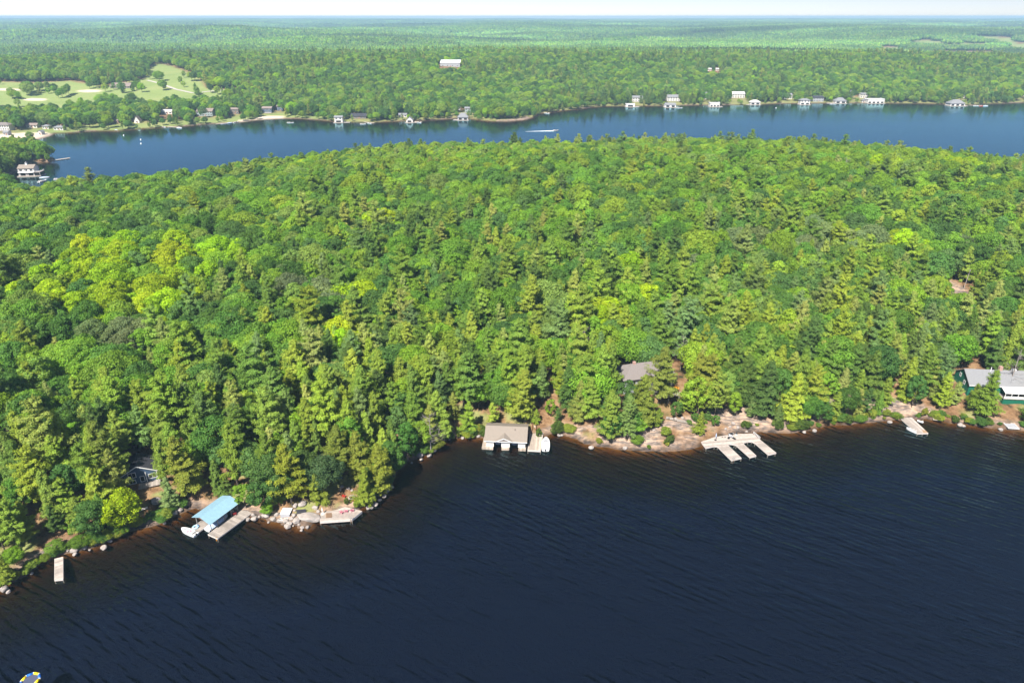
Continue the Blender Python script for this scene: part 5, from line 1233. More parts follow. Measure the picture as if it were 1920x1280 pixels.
    fh("dark twin-gabled cottage with white porch above the small sandy beach", 501, 212, 20, 'gable', 2, wall='navy', roofm='roof_brown', porch=True, nwin=4)
    fh("dark cottage right of the twin-gabled one, half behind a tree", 525, 208, 12, 'gable', 2, wall='navy', roofm='roof_brown', nwin=2, keepk=.96)
    fh("dark brown-roofed cottage between two shore trees on the left shore", 219, 231, 9, 'gable', 1, wall='brownwall', roofm='roof_brown', keepk=.96, nwin=1)
    fh("cottage with steep brown gable roof between pale round trees, left shore", 257, 231, 11, 'front', 1, wall='cream', roofm='roof_brown', rise=5, keepk=.96, nwin=1)
    fh("pale-roofed white house behind shore trees near the twin docks", 313, 214, 22, 'gable', 1, roofm='cream', keepk=.96)
    fh("two-storey white inn with pinkish roof and balconies at the left edge", 5, 245, 30, 'hip', 2, roofm='roof_mauve', porch=True, nwin=6, name="inn", cat="inn")
    fh("low pale-roofed building behind bushes near the sandy beach", 60, 240, 22, 'gable', 1, wall='cream', roofm='roof_brown', keepk=.96)
    fh("white open pavilion with a pale roof behind the beach", 86, 242, 13, 'hip', 1, roofm='roof_grey', name="pavilion", cat="pavilion", keepk=.9)
    fh("white pavilion with a roof cupola, nearest the reeds", 110, 244.5, 20, 'hip', 1, roofm='roof_grey', name="pavilion", cat="pavilion", chim=True, keepk=.9)
    fh("white lifeguard hut at the right end of the sandy beach", 75, 253, 8, 'front', 1, name="beach_hut", cat="hut", nwin=1)
    fh("small grey shed at the left edge by the beach road", 11, 254, 10, 'gable', 1, wall='greywall', name="shed", cat="shed", nwin=2)
    fh("long brown golf clubhouse with a pale roof among trees on the lawns", 225, 166, 42, 'gable', 1, wall='brownwall', roofm='roof_brown', nwin=8, name="clubhouse", cat="clubhouse", D=18, chim=True)
    # inland
    fh("huge white flat-roofed arena rising out of the forest", 844, 125, 42, 'gable', 1, wall='greywall', roofm='white', name="arena", cat="building", D=50, wh=6, rise=4.0, nwin=4, keepk=1.0)
    fh("white farm barn among the far fields, leftmost of three", 1772, 75, 4, 'gable', 1, roofm='white', name="barn", cat="barn", wh=7, D=14)
    fh("long white farm barn in the middle of the far farm", 1787, 77, 9, 'gable', 1, roofm='white', name="barn", cat="barn", wh=8, D=18)
    fh("white farm barn nearest the hayfield on the far farm", 1795, 81, 6, 'gable', 1, roofm='white', name="barn", cat="barn", wh=7, D=16)
    # boathouse at the left bay: two storeys with a wrap balcony
    p = W(58.5, 331, 0); t = fh("grand two-storey white boathouse with a tan roof and balcony in the left bay", 52, 331, 27, 'gable', 2, roofm='roof_tan', water=True, slip=2, name="boathouse", cat="boathouse", nwin=3, rz=R(8), D=9, deckside=None)
    L = 27 * proj(p.x, p.y, 0)[2] / FPX
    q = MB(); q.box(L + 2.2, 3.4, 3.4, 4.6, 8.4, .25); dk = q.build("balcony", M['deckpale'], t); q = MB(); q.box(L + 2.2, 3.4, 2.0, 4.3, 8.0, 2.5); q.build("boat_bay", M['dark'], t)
    q = MB(); rail(q, (L, -.7, 3.55), (L + 4.4, -.7, 3.55), 1, 4, .06); rail(q, (L + 4.4, -.7, 3.55), (L + 4.4, 7.4, 3.55), 1, 6, .06); q.build("balcony_rail", M['white'], dk)
    q = MB(); q.box(L + 2.2, 3.2, .34, 5.4, 10, .7); q.build("side_deck", M['deckpale'], t)
    q = MB(); q.box(L * .45, 4.5, 9.4, 1.4, 1.4, 1.6); q.build("cupola", M['white'], t); q = MB(); q.add([(L * .45 - .9, 3.6, 10.2), (L * .45 + .9, 3.6, 10.2), (L * .45 + .9, 5.4, 10.2), (L * .45 - .9, 5.4, 10.2), (L * .45, 4.5, 11.4)], [(0, 1, 4), (1, 2, 4), (2, 3, 4), (3, 0, 4), (3, 2, 1, 0)]); q.build("cupola_roof", M['roof_grey'], t)
    for x in (0.1, L * .5, L - .1, L + 4.3): q = MB(); q.tube((x, -.75, .7), (x, -.75, 6.0 if x < L + 1 else 3.3), .12, .12, 6); q.build("balcony_post", M['white'], t)
    q = MB(); q.slab([(-.3, -.02, 3.6), (L, -.02, 3.6), (L, -1.6, 3.5), (-.3, -1.6, 3.5)], .2); q.build("front_balcony", M['white'], t)
    keep(36, 305, 84, 345, 600, 1.0)
    boat("motorboat", "white motorboat with two dark engines below the grand boathouse in the left bay", W(72, 342, .2), R(80), 8.5, 2.8, z=0)
    boat("motorboat", "blue-covered white motorboat right of the grand boathouse in the left bay", W(74, 334, .2), R(20), 7.5, 2.6, cover='canvas_blue')
    boat("motorboat", "small white motorboat drifting on open water right of the left bay", W(101, 336.5, .2), R(5), 7, 2.2)
    keep(98, 330, 112, 340, 600, 1); keep(68, 332, 82, 350, 600, 1)
    far_dock("long bleached dock reaching right from the wooded spit of the left bay", [(97, 301), (131, 296.3)])
    keep(97, 293, 132, 303, 640, 1)
    # docks and boats
    g = "white boats tied at the far docks"
    def dk(lb, pts, nb, blab, step=1.0):
        t, a, d, n, L, rz = far_dock(lb, pts, group="docks along the far shore")
        for k in range(nb):
            p = a + d * (L * (.2 + .75 * k / max(1, nb - 1)) if nb > 1 else L * .5) - n * 2.8
            boat("motorboat", blab[k % len(blab)], p, rz + R(10 * (k % 3 - 1)), 7.5, 2.6, group=g, cover='canvas_blue' if k % 2 else None, z=0)
    dk("long low white dock running along the reed bed, left shore", [(163, 236.5), (221, 243.5)], 2, ["white boat moored at the outer end of the long reed-bed dock", "covered white boat at the tip of the long reed-bed dock"])
    dk("dock with two boats in front of the pale-roofed house, left shore", [(299, 236.5), (337, 239)], 2, ["white boat left on the dock before the pale-roofed house", "white boat at the right end of the dock before the pale-roofed house"])
    dk("white dock crowded with boats in front of the brown cottage", [(405, 232.8), (437, 229.5)], 3, ["white boat at the left of the crowded dock before the brown cottage", "covered boat in the middle of the crowded dock", "white boat at the right of the crowded dock"])
    dk("short dock with white boats right of the two-storey white boathouse", [(683, 229), (702, 231)], 1, ["white boat on the short dock right of the long brown cottage"])
    dk("small dock right of the small gabled boathouse on the point", [(776, 228), (791, 229)], 1, ["white boat tied right of the small gabled boathouse"])
    dk("dock with one boat tucked behind the wooded point", [(1015, 211), (1031, 212)], 1, ["white boat moored behind the wooded point"])
    dk("low dock with coloured boats right of the lone far-right boathouse", [(1818, 197.5), (1842, 198)], 2, ["white boat right of the lone far-right boathouse", "covered boat at the end of the far-right dock"])
    boat("canoe", "red canoe on the water at the end of the far-right dock", W(1836, 199.3, .1), R(3), 6, 1.2, hull='red', shield=False, motor=False, seats=1, cat="canoe")
    boat("motorboat", "white boat anchored off the dark twin-gabled cottage's beach", W(538, 230.3, .2), R(2), 8.5, 2.6)
    boat("motorboat", "small white boat floating before the long dark brown cottage", W(675, 233, .2), R(5), 7, 2.4)
    boat("motorboat", "white boat before the grey-roofed boathouse of the twin-gabled house", W(1268, 202.6, .2), R(-3), 9, 2.8)
    boat("motorboat", "white boat floating beside the low dock of the hip-roofed grey boathouse", W(1556, 195.6, .2), R(4), 8, 2.6)
    # the speedboat and its foam trail
    a = W(1037, 245.3, .2); b = W(1045, 244.6, .2); rz = angle(a, b)
    boat("speedboat", "white speedboat racing to the right with a foam trail behind", a, rz, 7.5, 2.5, cat="speedboat")
    d = Vector((math.cos(rz), math.sin(rz), 0)); n = Vector((-d.y, d.x, 0))
    m_ = MB(); Lw = (W(985, 246.6) - a).length; K = 26; rings = []; r = random.Random(3)
    rz2 = angle(W(985, 246.8), Vector((a.x, a.y, 0)))
    for k in range(K + 1):
        f = k / K; wd = (1.1 * (1 - f) ** .7 + .25) * r.uniform(.75, 1.15); x = -Lw * f; hgt = .45 * (1 - f) ** 1.5 + .06
        rings.append([(x, -wd, .0), (x, -wd * .5, hgt * r.uniform(.6, 1.1)), (x, wd * .5, hgt * r.uniform(.6, 1.1)), (x, wd, .0), (x, 0, -.2)])
    m_.loft(rings); wk = m_.build("wake", M['wake']); wk.location = (a.x, a.y, 0.02); wk.rotation_euler = (0, 0, rz2); tag(wk, "long white foam trail behind the racing speedboat", "wake")
    for i, (u, v, lb) in enumerate([(232, 254.5, "white mooring buoy nearest the reed bed"), (264, 262.5, "white mooring buoy farther out in the left bay, upper of two"), (264.5, 270, "white mooring buoy in the left bay, lower of two"), (1455, 203, "white mooring buoy off the right far shore")]):
        p = W(u, v, 0); t = thing("mooring_buoy", lb, "buoy", p, 0, "mooring buoys")
        m_ = MB(); m_.tube((0, 0, -.3), (0, 0, .75), .75, .65, 10); m_.tube((0, 0, .75), (0, 0, 1.1), .65, .2, 10); m_.build("float", M['gel_white'], t); m_ = MB(); m_.tube((0, 0, 1.1), (0, 0, 1.5), .08, .08, 6); m_.build("ring", M['blue'], t)
    # cart track over the golf lawns
    pts = [(276, 151), (300, 157), (330, 168), (362, 175), (400, 171), (450, 166)]
    P = [hit(*p) for p in pts]; m_ = MB(); vs = []
    fine = []
    for i in range(len(P) - 1):
        for k in range(14): fine.append(P[i].lerp(P[i + 1], k / 14))
    for i in range(len(fine) - 1):
        e = (fine[i + 1] - fine[i]); n = Vector((-e.y, e.x, 0)).normalized() * 2.2
        for q in (fine[i] - n, fine[i] + n): vs.append((q.x, q.y, hz(q.x, q.y) + .25))
    m_.add(vs, [(2 * i, 2 * i + 2, 2 * i + 3, 2 * i + 1) for i in range(len(vs) // 2 - 1)])
    o = m_.build("cart_path", mat("pale_gravel", (0.45, 0.41, 0.37), .9, .1, .12, .3)); tag(o, "pale gravel cart path winding over the lawns", "path", kind="structure")
    for q in fine[::3]: CLEAR.append((q.x, q.y, 4))
far()
# ------------------------------------------------------------------ planting
def blocked(x, y, z, h, rad, r, mar=1.0):
    for cx, cy, cr in CLEAR:
        if (x - cx) ** 2 + (y - cy) ** 2 < (cr + rad * .15) ** 2: return True
    u, v1, d = proj(x, y, z + h * .12); u2, v0, d2 = proj(x, y, z + h)
    rp = rad * .8 * FPX / d
    for (a, b, c, e, kd, ch) in KEEP:
        if d < kd + 4 and a - rp < u < c + rp and v0 < e and v1 > b and r.random() < ch: return True
    return False

# where the photo's wood turns yellow-green, dark or coniferous, as places on the land
def spot(u, v, sx, sy): p = hit(u, v, 14.0); return (p.x, p.y, sx, sy)
YEL = [spot(*s) for s in ((190, 465, 14, 14), (150, 500, 14, 12), (330, 470, 10, 12), (400, 470, 11, 14), (300, 540, 16, 9), (210, 540, 15, 9), (250, 560, 12, 8), (60, 440, 9, 8), (700, 540, 6, 7), (640, 610, 6, 6), (1180, 480, 5, 6), (1560, 425, 8, 6), (1700, 440, 8, 6), (1640, 295, 14, 8), (850, 285, 18, 8), (560, 300, 14, 8), (1160, 560, 6, 7), (700, 400, 7, 7), (1800, 300, 14, 9))]
GREYG = [spot(*s) for s in ((600, 520, 12, 10), (1570, 440, 20, 13), (1340, 470, 14, 9), (150, 590, 8, 8), (220, 620, 12, 8), (1380, 430, 10, 7))]
def pick_kind(x, y, z, u, v, s, r):
    n = float(fbm(np.array([x / 38.0]), np.array([y / 38.0]), 71, 3)[0])
    pp = .15 + .27 * float(sst(430, 700, v)) + .85 * n + .17 * float(sst(450, 1100, u)) * float(sst(300, 450, v)) - .28 * float(sst(620, 260, u)) * float(sst(700, 560, v))
    if s < 34: pp += .22
    if v < 300: pp += .04
    ye = sum(math.exp(-((x - a) / c) ** 2 - ((y - b) / d) ** 2) for a, b, c, d in YEL)
    gg = sum(math.exp(-((x - a) / c) ** 2 - ((y - b) / d) ** 2) for a, b, c, d in GREYG)
    if r.random() < ye * .88: return 'yel'
    if r.random() < gg * .8: return 'grey'
    return 'pine' if r.random() < pp else 'broad'
def jit(t, r, a=.14):
    b = r.uniform(1 - a * 1.3, 1 + a * 1.3); return (t[0] * b * r.uniform(.92, 1.1), t[1] * b, t[2] * b * r.uniform(.8, 1.2))
def tint_for(k, u, v, r):
    if k == 'pine':
        i = r.choice([0, 0, 1, 1, 2, 3, 4, 5]) if v > 560 else r.choice([0, 1, 1, 2, 2, 3, 4, 5]); return jit(T_PINE[i], r), i
    if k == 'yel': i = r.randrange(3); return jit(T_YEL[i], r), 10 + i
    if k == 'grey': return jit((.20, .27, .10), r), 20
    i = r.choice([0, 0, 1, 1, 2, 2, 3, 4, 5, 6]); 
    if v < 330: i = r.choice([0, 2, 2, 6, 6, 1, 4])
    return jit(T_BROAD[i], r), i
W_PINE = {0: "pale yellow-green", 1: "light green", 2: "mid-green", 3: "straw-tinted green", 4: "grey-green", 5: "dark green"}
W_BROAD = {0: "fresh green", 1: "deep green", 2: "bright green", 3: "cool green", 4: "olive green", 5: "very dark green", 6: "light lime green", 10: "glowing yellow-green", 11: "lime-yellow", 12: "golden-green", 20: "silvery grey-green"}
ORD = ["nearest", "second-nearest", "third-nearest", "fourth-nearest", "fifth-nearest", "sixth-nearest"]

def plant():
    r = random.Random(11)
    X0, X1, Y0, Y1 = -560, 620, 95, 690; st = 5.5
    gx, gy = np.meshgrid(np.arange(X0, X1, st), np.arange(Y0, Y1, st * .87)); gx = gx + (np.arange(gx.shape[0]) % 2)[:, None] * st / 2
    gx = gx.ravel() + rng.uniform(-2.3, 2.3, gx.size); gy = gy.ravel() + rng.uniform(-2.3, 2.3, gy.size)
    h, s1, _ = height(gx, gy, True)
    u, v, d = proj(gx, gy, h + 8)
    ok = (s1 > 0.5) & (u > -220) & (u < 2140) & (v < 1330)
    # trees keep back from the bare rock shore in the right middle
    bare = 0.6 + 3.6 * sst(22, 45, gx) * sst(100, 70, gx) + 3.0 * sst(-20, 30, gx) * fbm(gx / 9, gy / 9, 15)
    front = gy < 330
    ok &= ~(front & (s1 < bare))
    idx = np.nonzero(ok)[0]; trees = []
    for i in idx:
        x, y, z, s = float(gx[i]), float(gy[i]), float(h[i]), float(s1[i]); uu, vv = float(u[i]), float(v[i])
        k = pick_kind(x, y, z, uu, vv, s, r)
        if k == 'pine':
            q = r.randrange(len(VP)); var = VP[q]; sc = r.uniform(.58, 1.16) * (.85 if s < 6 else 1); sw = sc * r.uniform(.78, 1.08)
            if vv < 420: sc *= .88
        else:
            q = r.randrange(len(VB)); var = VB[q]; sc = r.uniform(.66, 1.08) * (.75 if s < 8 else 1); sw = sc * r.uniform(.85, 1.1)
        if y < 330 and s < 9 and r.random() < .35: sc *= .55; sw *= .6
        if blocked(x, y, z, var.H * sc, var.rad * sw, r): continue
        if k != 'pine' and r.random() < .12 and s > 20: continue
        t, ti = tint_for(k, uu, vv, r)
        trees.append(dict(kind='pine' if k == 'pine' else 'broad', q=q, x=x, y=y, z=z - .2, s=(sw, sw, sc), rz=r.uniform(0, 6.283), t=t, ti=ti, d=float(d[i]), u=uu, v=vv, front=s))
    return trees
trees = plant()
# single small trees the photo shows on the bare slope and by the houses
def extra(u, v, kind, q, sc, tint, note=None, cat=None):
    p = hit(u, v); d = proj(p.x, p.y, p.z)[2]
    trees.append(dict(kind=kind, q=q, x=p.x, y=p.y, z=p.z - (.2 if note != 'SHRUB' else 2.6 * sc), s=(sc * 1.0, sc * 1.0, sc) if note != 'SHRUB' else (sc * random.uniform(1.0, 1.7), sc * random.uniform(.9, 1.4), sc * random.uniform(.7, 1.1)), rz=random.uniform(0, 6.28), t=tint, ti=0, d=d * .5, u=u, v=v, front=3, note=note))
extra(1311, 815, 'pine', 3, .50, (0.263, 0.333, 0.039), "lone small yellow-green pine on the bare rock slope left of the three-finger dock")
extra(1232, 800, 'pine', 3, .42, (0.210, 0.298, 0.039), "small pine at the left edge of the bare rock slope below the boardwalk")
extra(1150, 822, 'broad', 0, .72, (0.088, 0.210, 0.033), "low round leafy tree overhanging the rock shore right of the boathouse")
extra(1185, 815, 'broad', 4, .70, (0.096, 0.219, 0.033), "dense green leafy tree on the rock shore, right of the low round one")
extra(1205, 790, 'pine', 4, .85, (0.175, 0.245, 0.034), "shore pine standing in front of the mauve-roofed cottage's left side")
extra(1845, 778, 'pine', 6, .92, (0.210, 0.315, 0.036), "big layered pine in front of the green house")
extra(1820, 760, 'pine', 3, .5, (0.245, 0.315, 0.036), "short pine at the left corner of the green house")
extra(1455, 797, 'pine', 4, .55, (0.158, 0.236, 0.052), "small grey-green spruce right of the three-finger dock")
extra(1340, 800, 'broad', 4, .35, (0.105, 0.228, 0.026), "small round bush right of the lone small pine")
extra(1535, 797, 'broad', 0, .62, (0.088, 0.201, 0.033), "low leafy tree at the water between the two right docks")
extra(238, 992, 'broad', 5, .82, (0.324, 0.438, 0.010), "bright yellow-green tree in front of the navy cottage")
extra(150, 1008, 'broad', 4, .6, (0.140, 0.263, 0.026), "small leafy tree at the shore right of the narrow left dock")
extra(690, 948, 'pine', 3, .72, (0.263, 0.333, 0.033), "yellow-green pine leaning over the rocky point right of the angular deck")
extra(598, 945, 'pine', 3, .6, (0.263, 0.324, 0.039), "yellow-green pine left of the fire pit clearing")
extra(765, 862, 'broad', 2, .85, (0.079, 0.201, 0.029), "deep green leafy tree at the tip of the wooded point left of the cove")
extra(500, 958, 'broad', 0, .75, (0.088, 0.193, 0.039), "dark leafy tree between the blue-roofed boat port and the hot tub")
extra(462, 952, 'broad', 4, .65, (0.193, 0.333, 0.026), "bright leafy tree just right of the blue roof")
extra(316, 912, 'pine', 5, .85, (.24, .34, .045), "slim pine just right of the navy cottage's windows")
extra(232, 905, 'pine', 5, .8, (.22, .31, .045), "slim light green pine close against the left side of the navy cottage")
extra(352, 930, 'pine', 1, 1.0, (.27, .31, .04), "tall yellow-green pine right of the navy cottage")
extra(205, 905, 'pine', 0, .95, (.20, .26, .04), "light green pine hiding the left half of the navy cottage")
extra(612, 930, 'broad', 3, .78, (.085, .15, .05), "dark round leafy tree in front of the dark-roofed cottage")
extra(548, 948, 'pine', 0, .95, (.29, .33, .03), "tall bright yellow-green pine behind the boulders right of the hot tub")
extra(520, 942, 'broad', 1, .95, (.10, .19, .04), "broad deep green tree right behind the hot tub")
extra(575, 915, 'broad', 5, .8, (.10, .17, .035), "deep green leafy tree left of the dark-roofed cottage")
extra(712, 926, 'pine', 6, .92, (.27, .31, .035), "layered yellow-green pine on the right flank of the rocky point")
extra(735, 900, 'broad', 2, .85, (.09, .19, .03), "deep green leafy tree overhanging the water right of the rocky point")
extra(640, 893, 'pine', 1, .9, (.22, .27, .04), "light green pine behind the stairs above the fire pit")
extra(672, 900, 'pine', 3, .95, (.26, .30, .04), "yellow-green pine above the two red chairs")
extra(1238, 756, 'pine', 0, 1.0, (.25, .30, .05), "tallest pine standing before the middle of the mauve-roofed cottage")
extra(1204, 795, 'pine', 6, 1.0, (.23, .29, .04), "broad layered pine below the left half of the mauve-roofed cottage")
extra(1304, 770, 'pine', 1, 1.1, (.28, .31, .04), "tall yellow-green pine at the right side of the mauve-roofed cottage")
extra(1322, 775, 'pine', 2, .95, (.29, .32, .045), "straw-tinted pine right of the boardwalk's top end")
extra(1266, 784, 'broad', 4, .5, (.10, .20, .035), "round green leafy tree under the orange parasol")
extra(1172, 775, 'broad', 0, .8, (.09, .18, .035), "leafy tree at the lower left corner of the mauve-roofed cottage")
for j_, (u_, v_) in enumerate(((120, 312), (150, 318), (205, 300), (222, 305), (300, 287), (322, 283), (405, 273), (430, 268), (452, 280), (525, 262), (565, 260), (650, 258), (735, 262), (880, 262), (965, 258), (1165, 250), (1225, 244), (1245, 250), (1310, 238), (1350, 244), (1405, 252), (1480, 241), (1500, 246), (1580, 241), (1605, 241), (1660, 247), (1700, 256), (1895, 283))):
    p_ = hit(u_, v_ + 46)
    if float(sdf(NEAR, np.array([p_.x]), np.array([p_.y]))[0]) > 3: extra(u_, v_ + 46, 'pine', (1, 5, 0, 2, 3, 6)[j_ % 6], (1.15 if u_ < 480 else 1.0) + .1 * (j_ % 3), jit(T_PINE[(2, 1, 5, 4)[j_ % 4]], random.Random(j_)), "CREST")
for q_ in ((650, 945, .16), (1850, 795, .2), (1460, 806, .25), (1398, 800, .2), (1255, 832, .22), (1010, 816, .3), (1045, 812, .35), (1790, 790, .2), (870, 818, .28), (840, 822, .25), (905, 816, .3), (1500, 803, .3), (1590, 793, .3)):
    extra(q_[0], q_[1], 'broad', random.randrange(7), q_[2], (.10, .16, .025), "SHRUB")

def bank_shrubs():
    r = random.Random(77); n = 0
    for i in range(1500):
        u_ = r.uniform(0, 1920); j = [k for k in range(len(front_px) - 1) if front_px[k][0] <= u_ <= front_px[k + 1][0]]
        if not j: continue
        a, b = front_px[j[0]], front_px[j[0] + 1]; f_ = (u_ - a[0]) / (b[0] - a[0] + 1e-6); v_ = a[1] + (b[1] - a[1]) * f_ - r.uniform(3, 13 if u_ < 1050 or u_ > 1480 else 50)
        if 1040 < u_ < 1480 and r.random() < .7 or 470 < u_ < 665: continue
        p = hit(u_, v_)
        if any((p.x - c[0]) ** 2 + (p.y - c[1]) ** 2 < (c[2] * .75) ** 2 for c in CLEAR) or any(c[0] < u_ < c[2] and c[1] < v_ - 4 < c[3] + 6 for c in KEEP if c[2] < 1150 or c[0] > 1300): continue
        if p.z < .25: continue
        extra(u_, v_, 'broad', r.choice([5, 7, 8, 1, 6]), r.uniform(.10, .30) * (1.0 if u_ < 1050 else .8), jit(r.choice([(.16, .27, .03), (.22, .30, .035), (.11, .22, .035), (.27, .32, .04)]), r), "SHRUB"); n += 1
        if n > 150: break
bank_shrubs()
def cut(x): return min(300, x)
def realise():
    order = sorted(trees, key=lambda t: t['d'] / t['s'][2])
    cnt = {'pine': 0, 'broad': 0}; stuff = []; made = []
    for t in order:
        if t.get('note') == "SHRUB": made.append(t); continue
        if t.get('note') == "CREST": t['note'] = None; stuff.append(t); continue
        if cnt[t['kind']] < 300 and (-30 < t['u'] < 1950) and t['v'] < 1300: cnt[t['kind']] += 1; made.append(t)
        else: stuff.append(t)
    # names by neighbourhood
    for ph, lx, ly in LAND:
        for kd in ('pine', 'broad'):
            c = sorted([t for t in made if t['kind'] == kd and not t.get('note')], key=lambda t: (t['x'] - lx) ** 2 + (t['y'] - ly) ** 2)[:6]
            for n, t in enumerate(c):
                if (t['x'] - lx) ** 2 + (t['y'] - ly) ** 2 < 28 ** 2: t['note'] = f"{(W_PINE if kd == 'pine' else W_BROAD)[t['ti']]} {'pine' if kd == 'pine' else 'leafy tree'} {ORD[n]} to {ph}"
    for t in made:
        pine = t['kind'] == 'pine'; var = (VP if pine else VB)[t['q']]; shrub = t.get('note') == "SHRUB"
        nm = "shrub" if shrub else "pine_tree" if pine else "broadleaf_tree"
        if shrub: lab = "low green shrub among the rocks at the water's edge"; grp = "shrubs on the rocky shore"
        else:
            size = "tall" if t['s'][2] * var.H > (18 if pine else 13.5) else "short" if t['s'][2] * var.H < (13 if pine else 10.5) else "middle-height"
            zone = "at the water's edge" if t['front'] < 10 else "in the first rows above the shore" if t['front'] < 40 else "on the wooded slope"
            lab = t.get('note') or f"{size} {(W_PINE if pine else W_BROAD)[t['ti']]} {'pine' if pine else 'leafy tree'} {zone}"
            grp = "pines of the near shore wood" if pine else "leafy trees of the near shore wood"
        o = thing(nm, lab, "shrub" if shrub else "tree", (t['x'], t['y'], t['z']), t['rz'], grp); o.scale = t['s']
        for part, me in (("trunk", var.trunk), ("crown", var.crown)):
            c = bpy.data.objects.new(part, me); COL.objects.link(c); c.parent = o
            if part == "crown": c["tint"] = [float(x) for x in t['t']]
    return stuff
stuff = realise()

# grey and rusty dead trees seen standing in the wood
def dead():
    ms = [dead_tree_mesh(i, h) for i, h in ((1, 15), (2, 12))]
    base = []
    for tr, br in ms: base.append((tr, br))
    rust = mat("rusty_needles", (0.25, 0.13, 0.08), .9, .1, .3, 3)
    lst = [(1075, 300, .9, "rusty brown dying pine on the far crest of the wood", True), (1560, 300, .9, "rusty dead-topped tree left of the grey snags on the right crest", True), (1585, 315, .9, "grey leafless tree on the right crest of the wood", False), (1630, 320, .8, "grey leafless tree beside the first on the right crest", False), (1045, 300, .8, "grey leafless tree left of the rusty pine on the crest", False),
           (240, 625, .8, "bare grey tree in the leafy wood at left", False), (805, 805, .85, "bare grey trunk standing by the cove left of the cream boathouse", False), (1440, 660, .9, "leaning bare pine with grey limbs above the three-finger dock", False), (1905, 690, .9, "bare branching tree behind the green house", False), (195, 745, .8, "grey snag rising among the left shore pines", False), (1245, 290, .8, "rusty thin pine on the middle crest", True), (650, 660, .8, "grey dead pine among the yellow-green pines in the middle", False), (1095, 635, .8, "slender leafless tree in the central wood", False), (1370, 590, .8, "thin grey snag on the slope above the mauve-roofed cottage", False), (1281, 650, .75, "pale bare trunk among the pines just above the mauve-roofed cottage", False), (1720, 337, .8, "pale leafless tree on the upper right slope", False), (1747, 346, .7, "smaller pale leafless tree beside the pale one on the upper right slope", False), (656, 784, .8, "pale bare-topped pine above the angular deck", False), (187, 712, .75, "grey bare-topped tree in the left part of the wood", False)]
    cache = {}
    for i, (u, v, sc, lb, ru) in enumerate(lst):
        p = hit(u, v, 9.0); key = (i % 2, ru)
        if key not in cache:
            t = thing("dead_tree", lb, "tree", (p.x, p.y, p.z - .3), i, "dead trees in the wood"); tr, br = base[i % 2]
            tr.build("trunk", M['deadwood'], t); br.build("branches", rust if ru else M['deadwood'], t); cache[key] = t
        else:
            t = copy_tree(cache[key]); t["label"] = lb; t.location = (p.x, p.y, p.z - .3); t.rotation_euler = (0, 0, i)
        t.scale = (sc, sc, sc * 1.15)
dead()

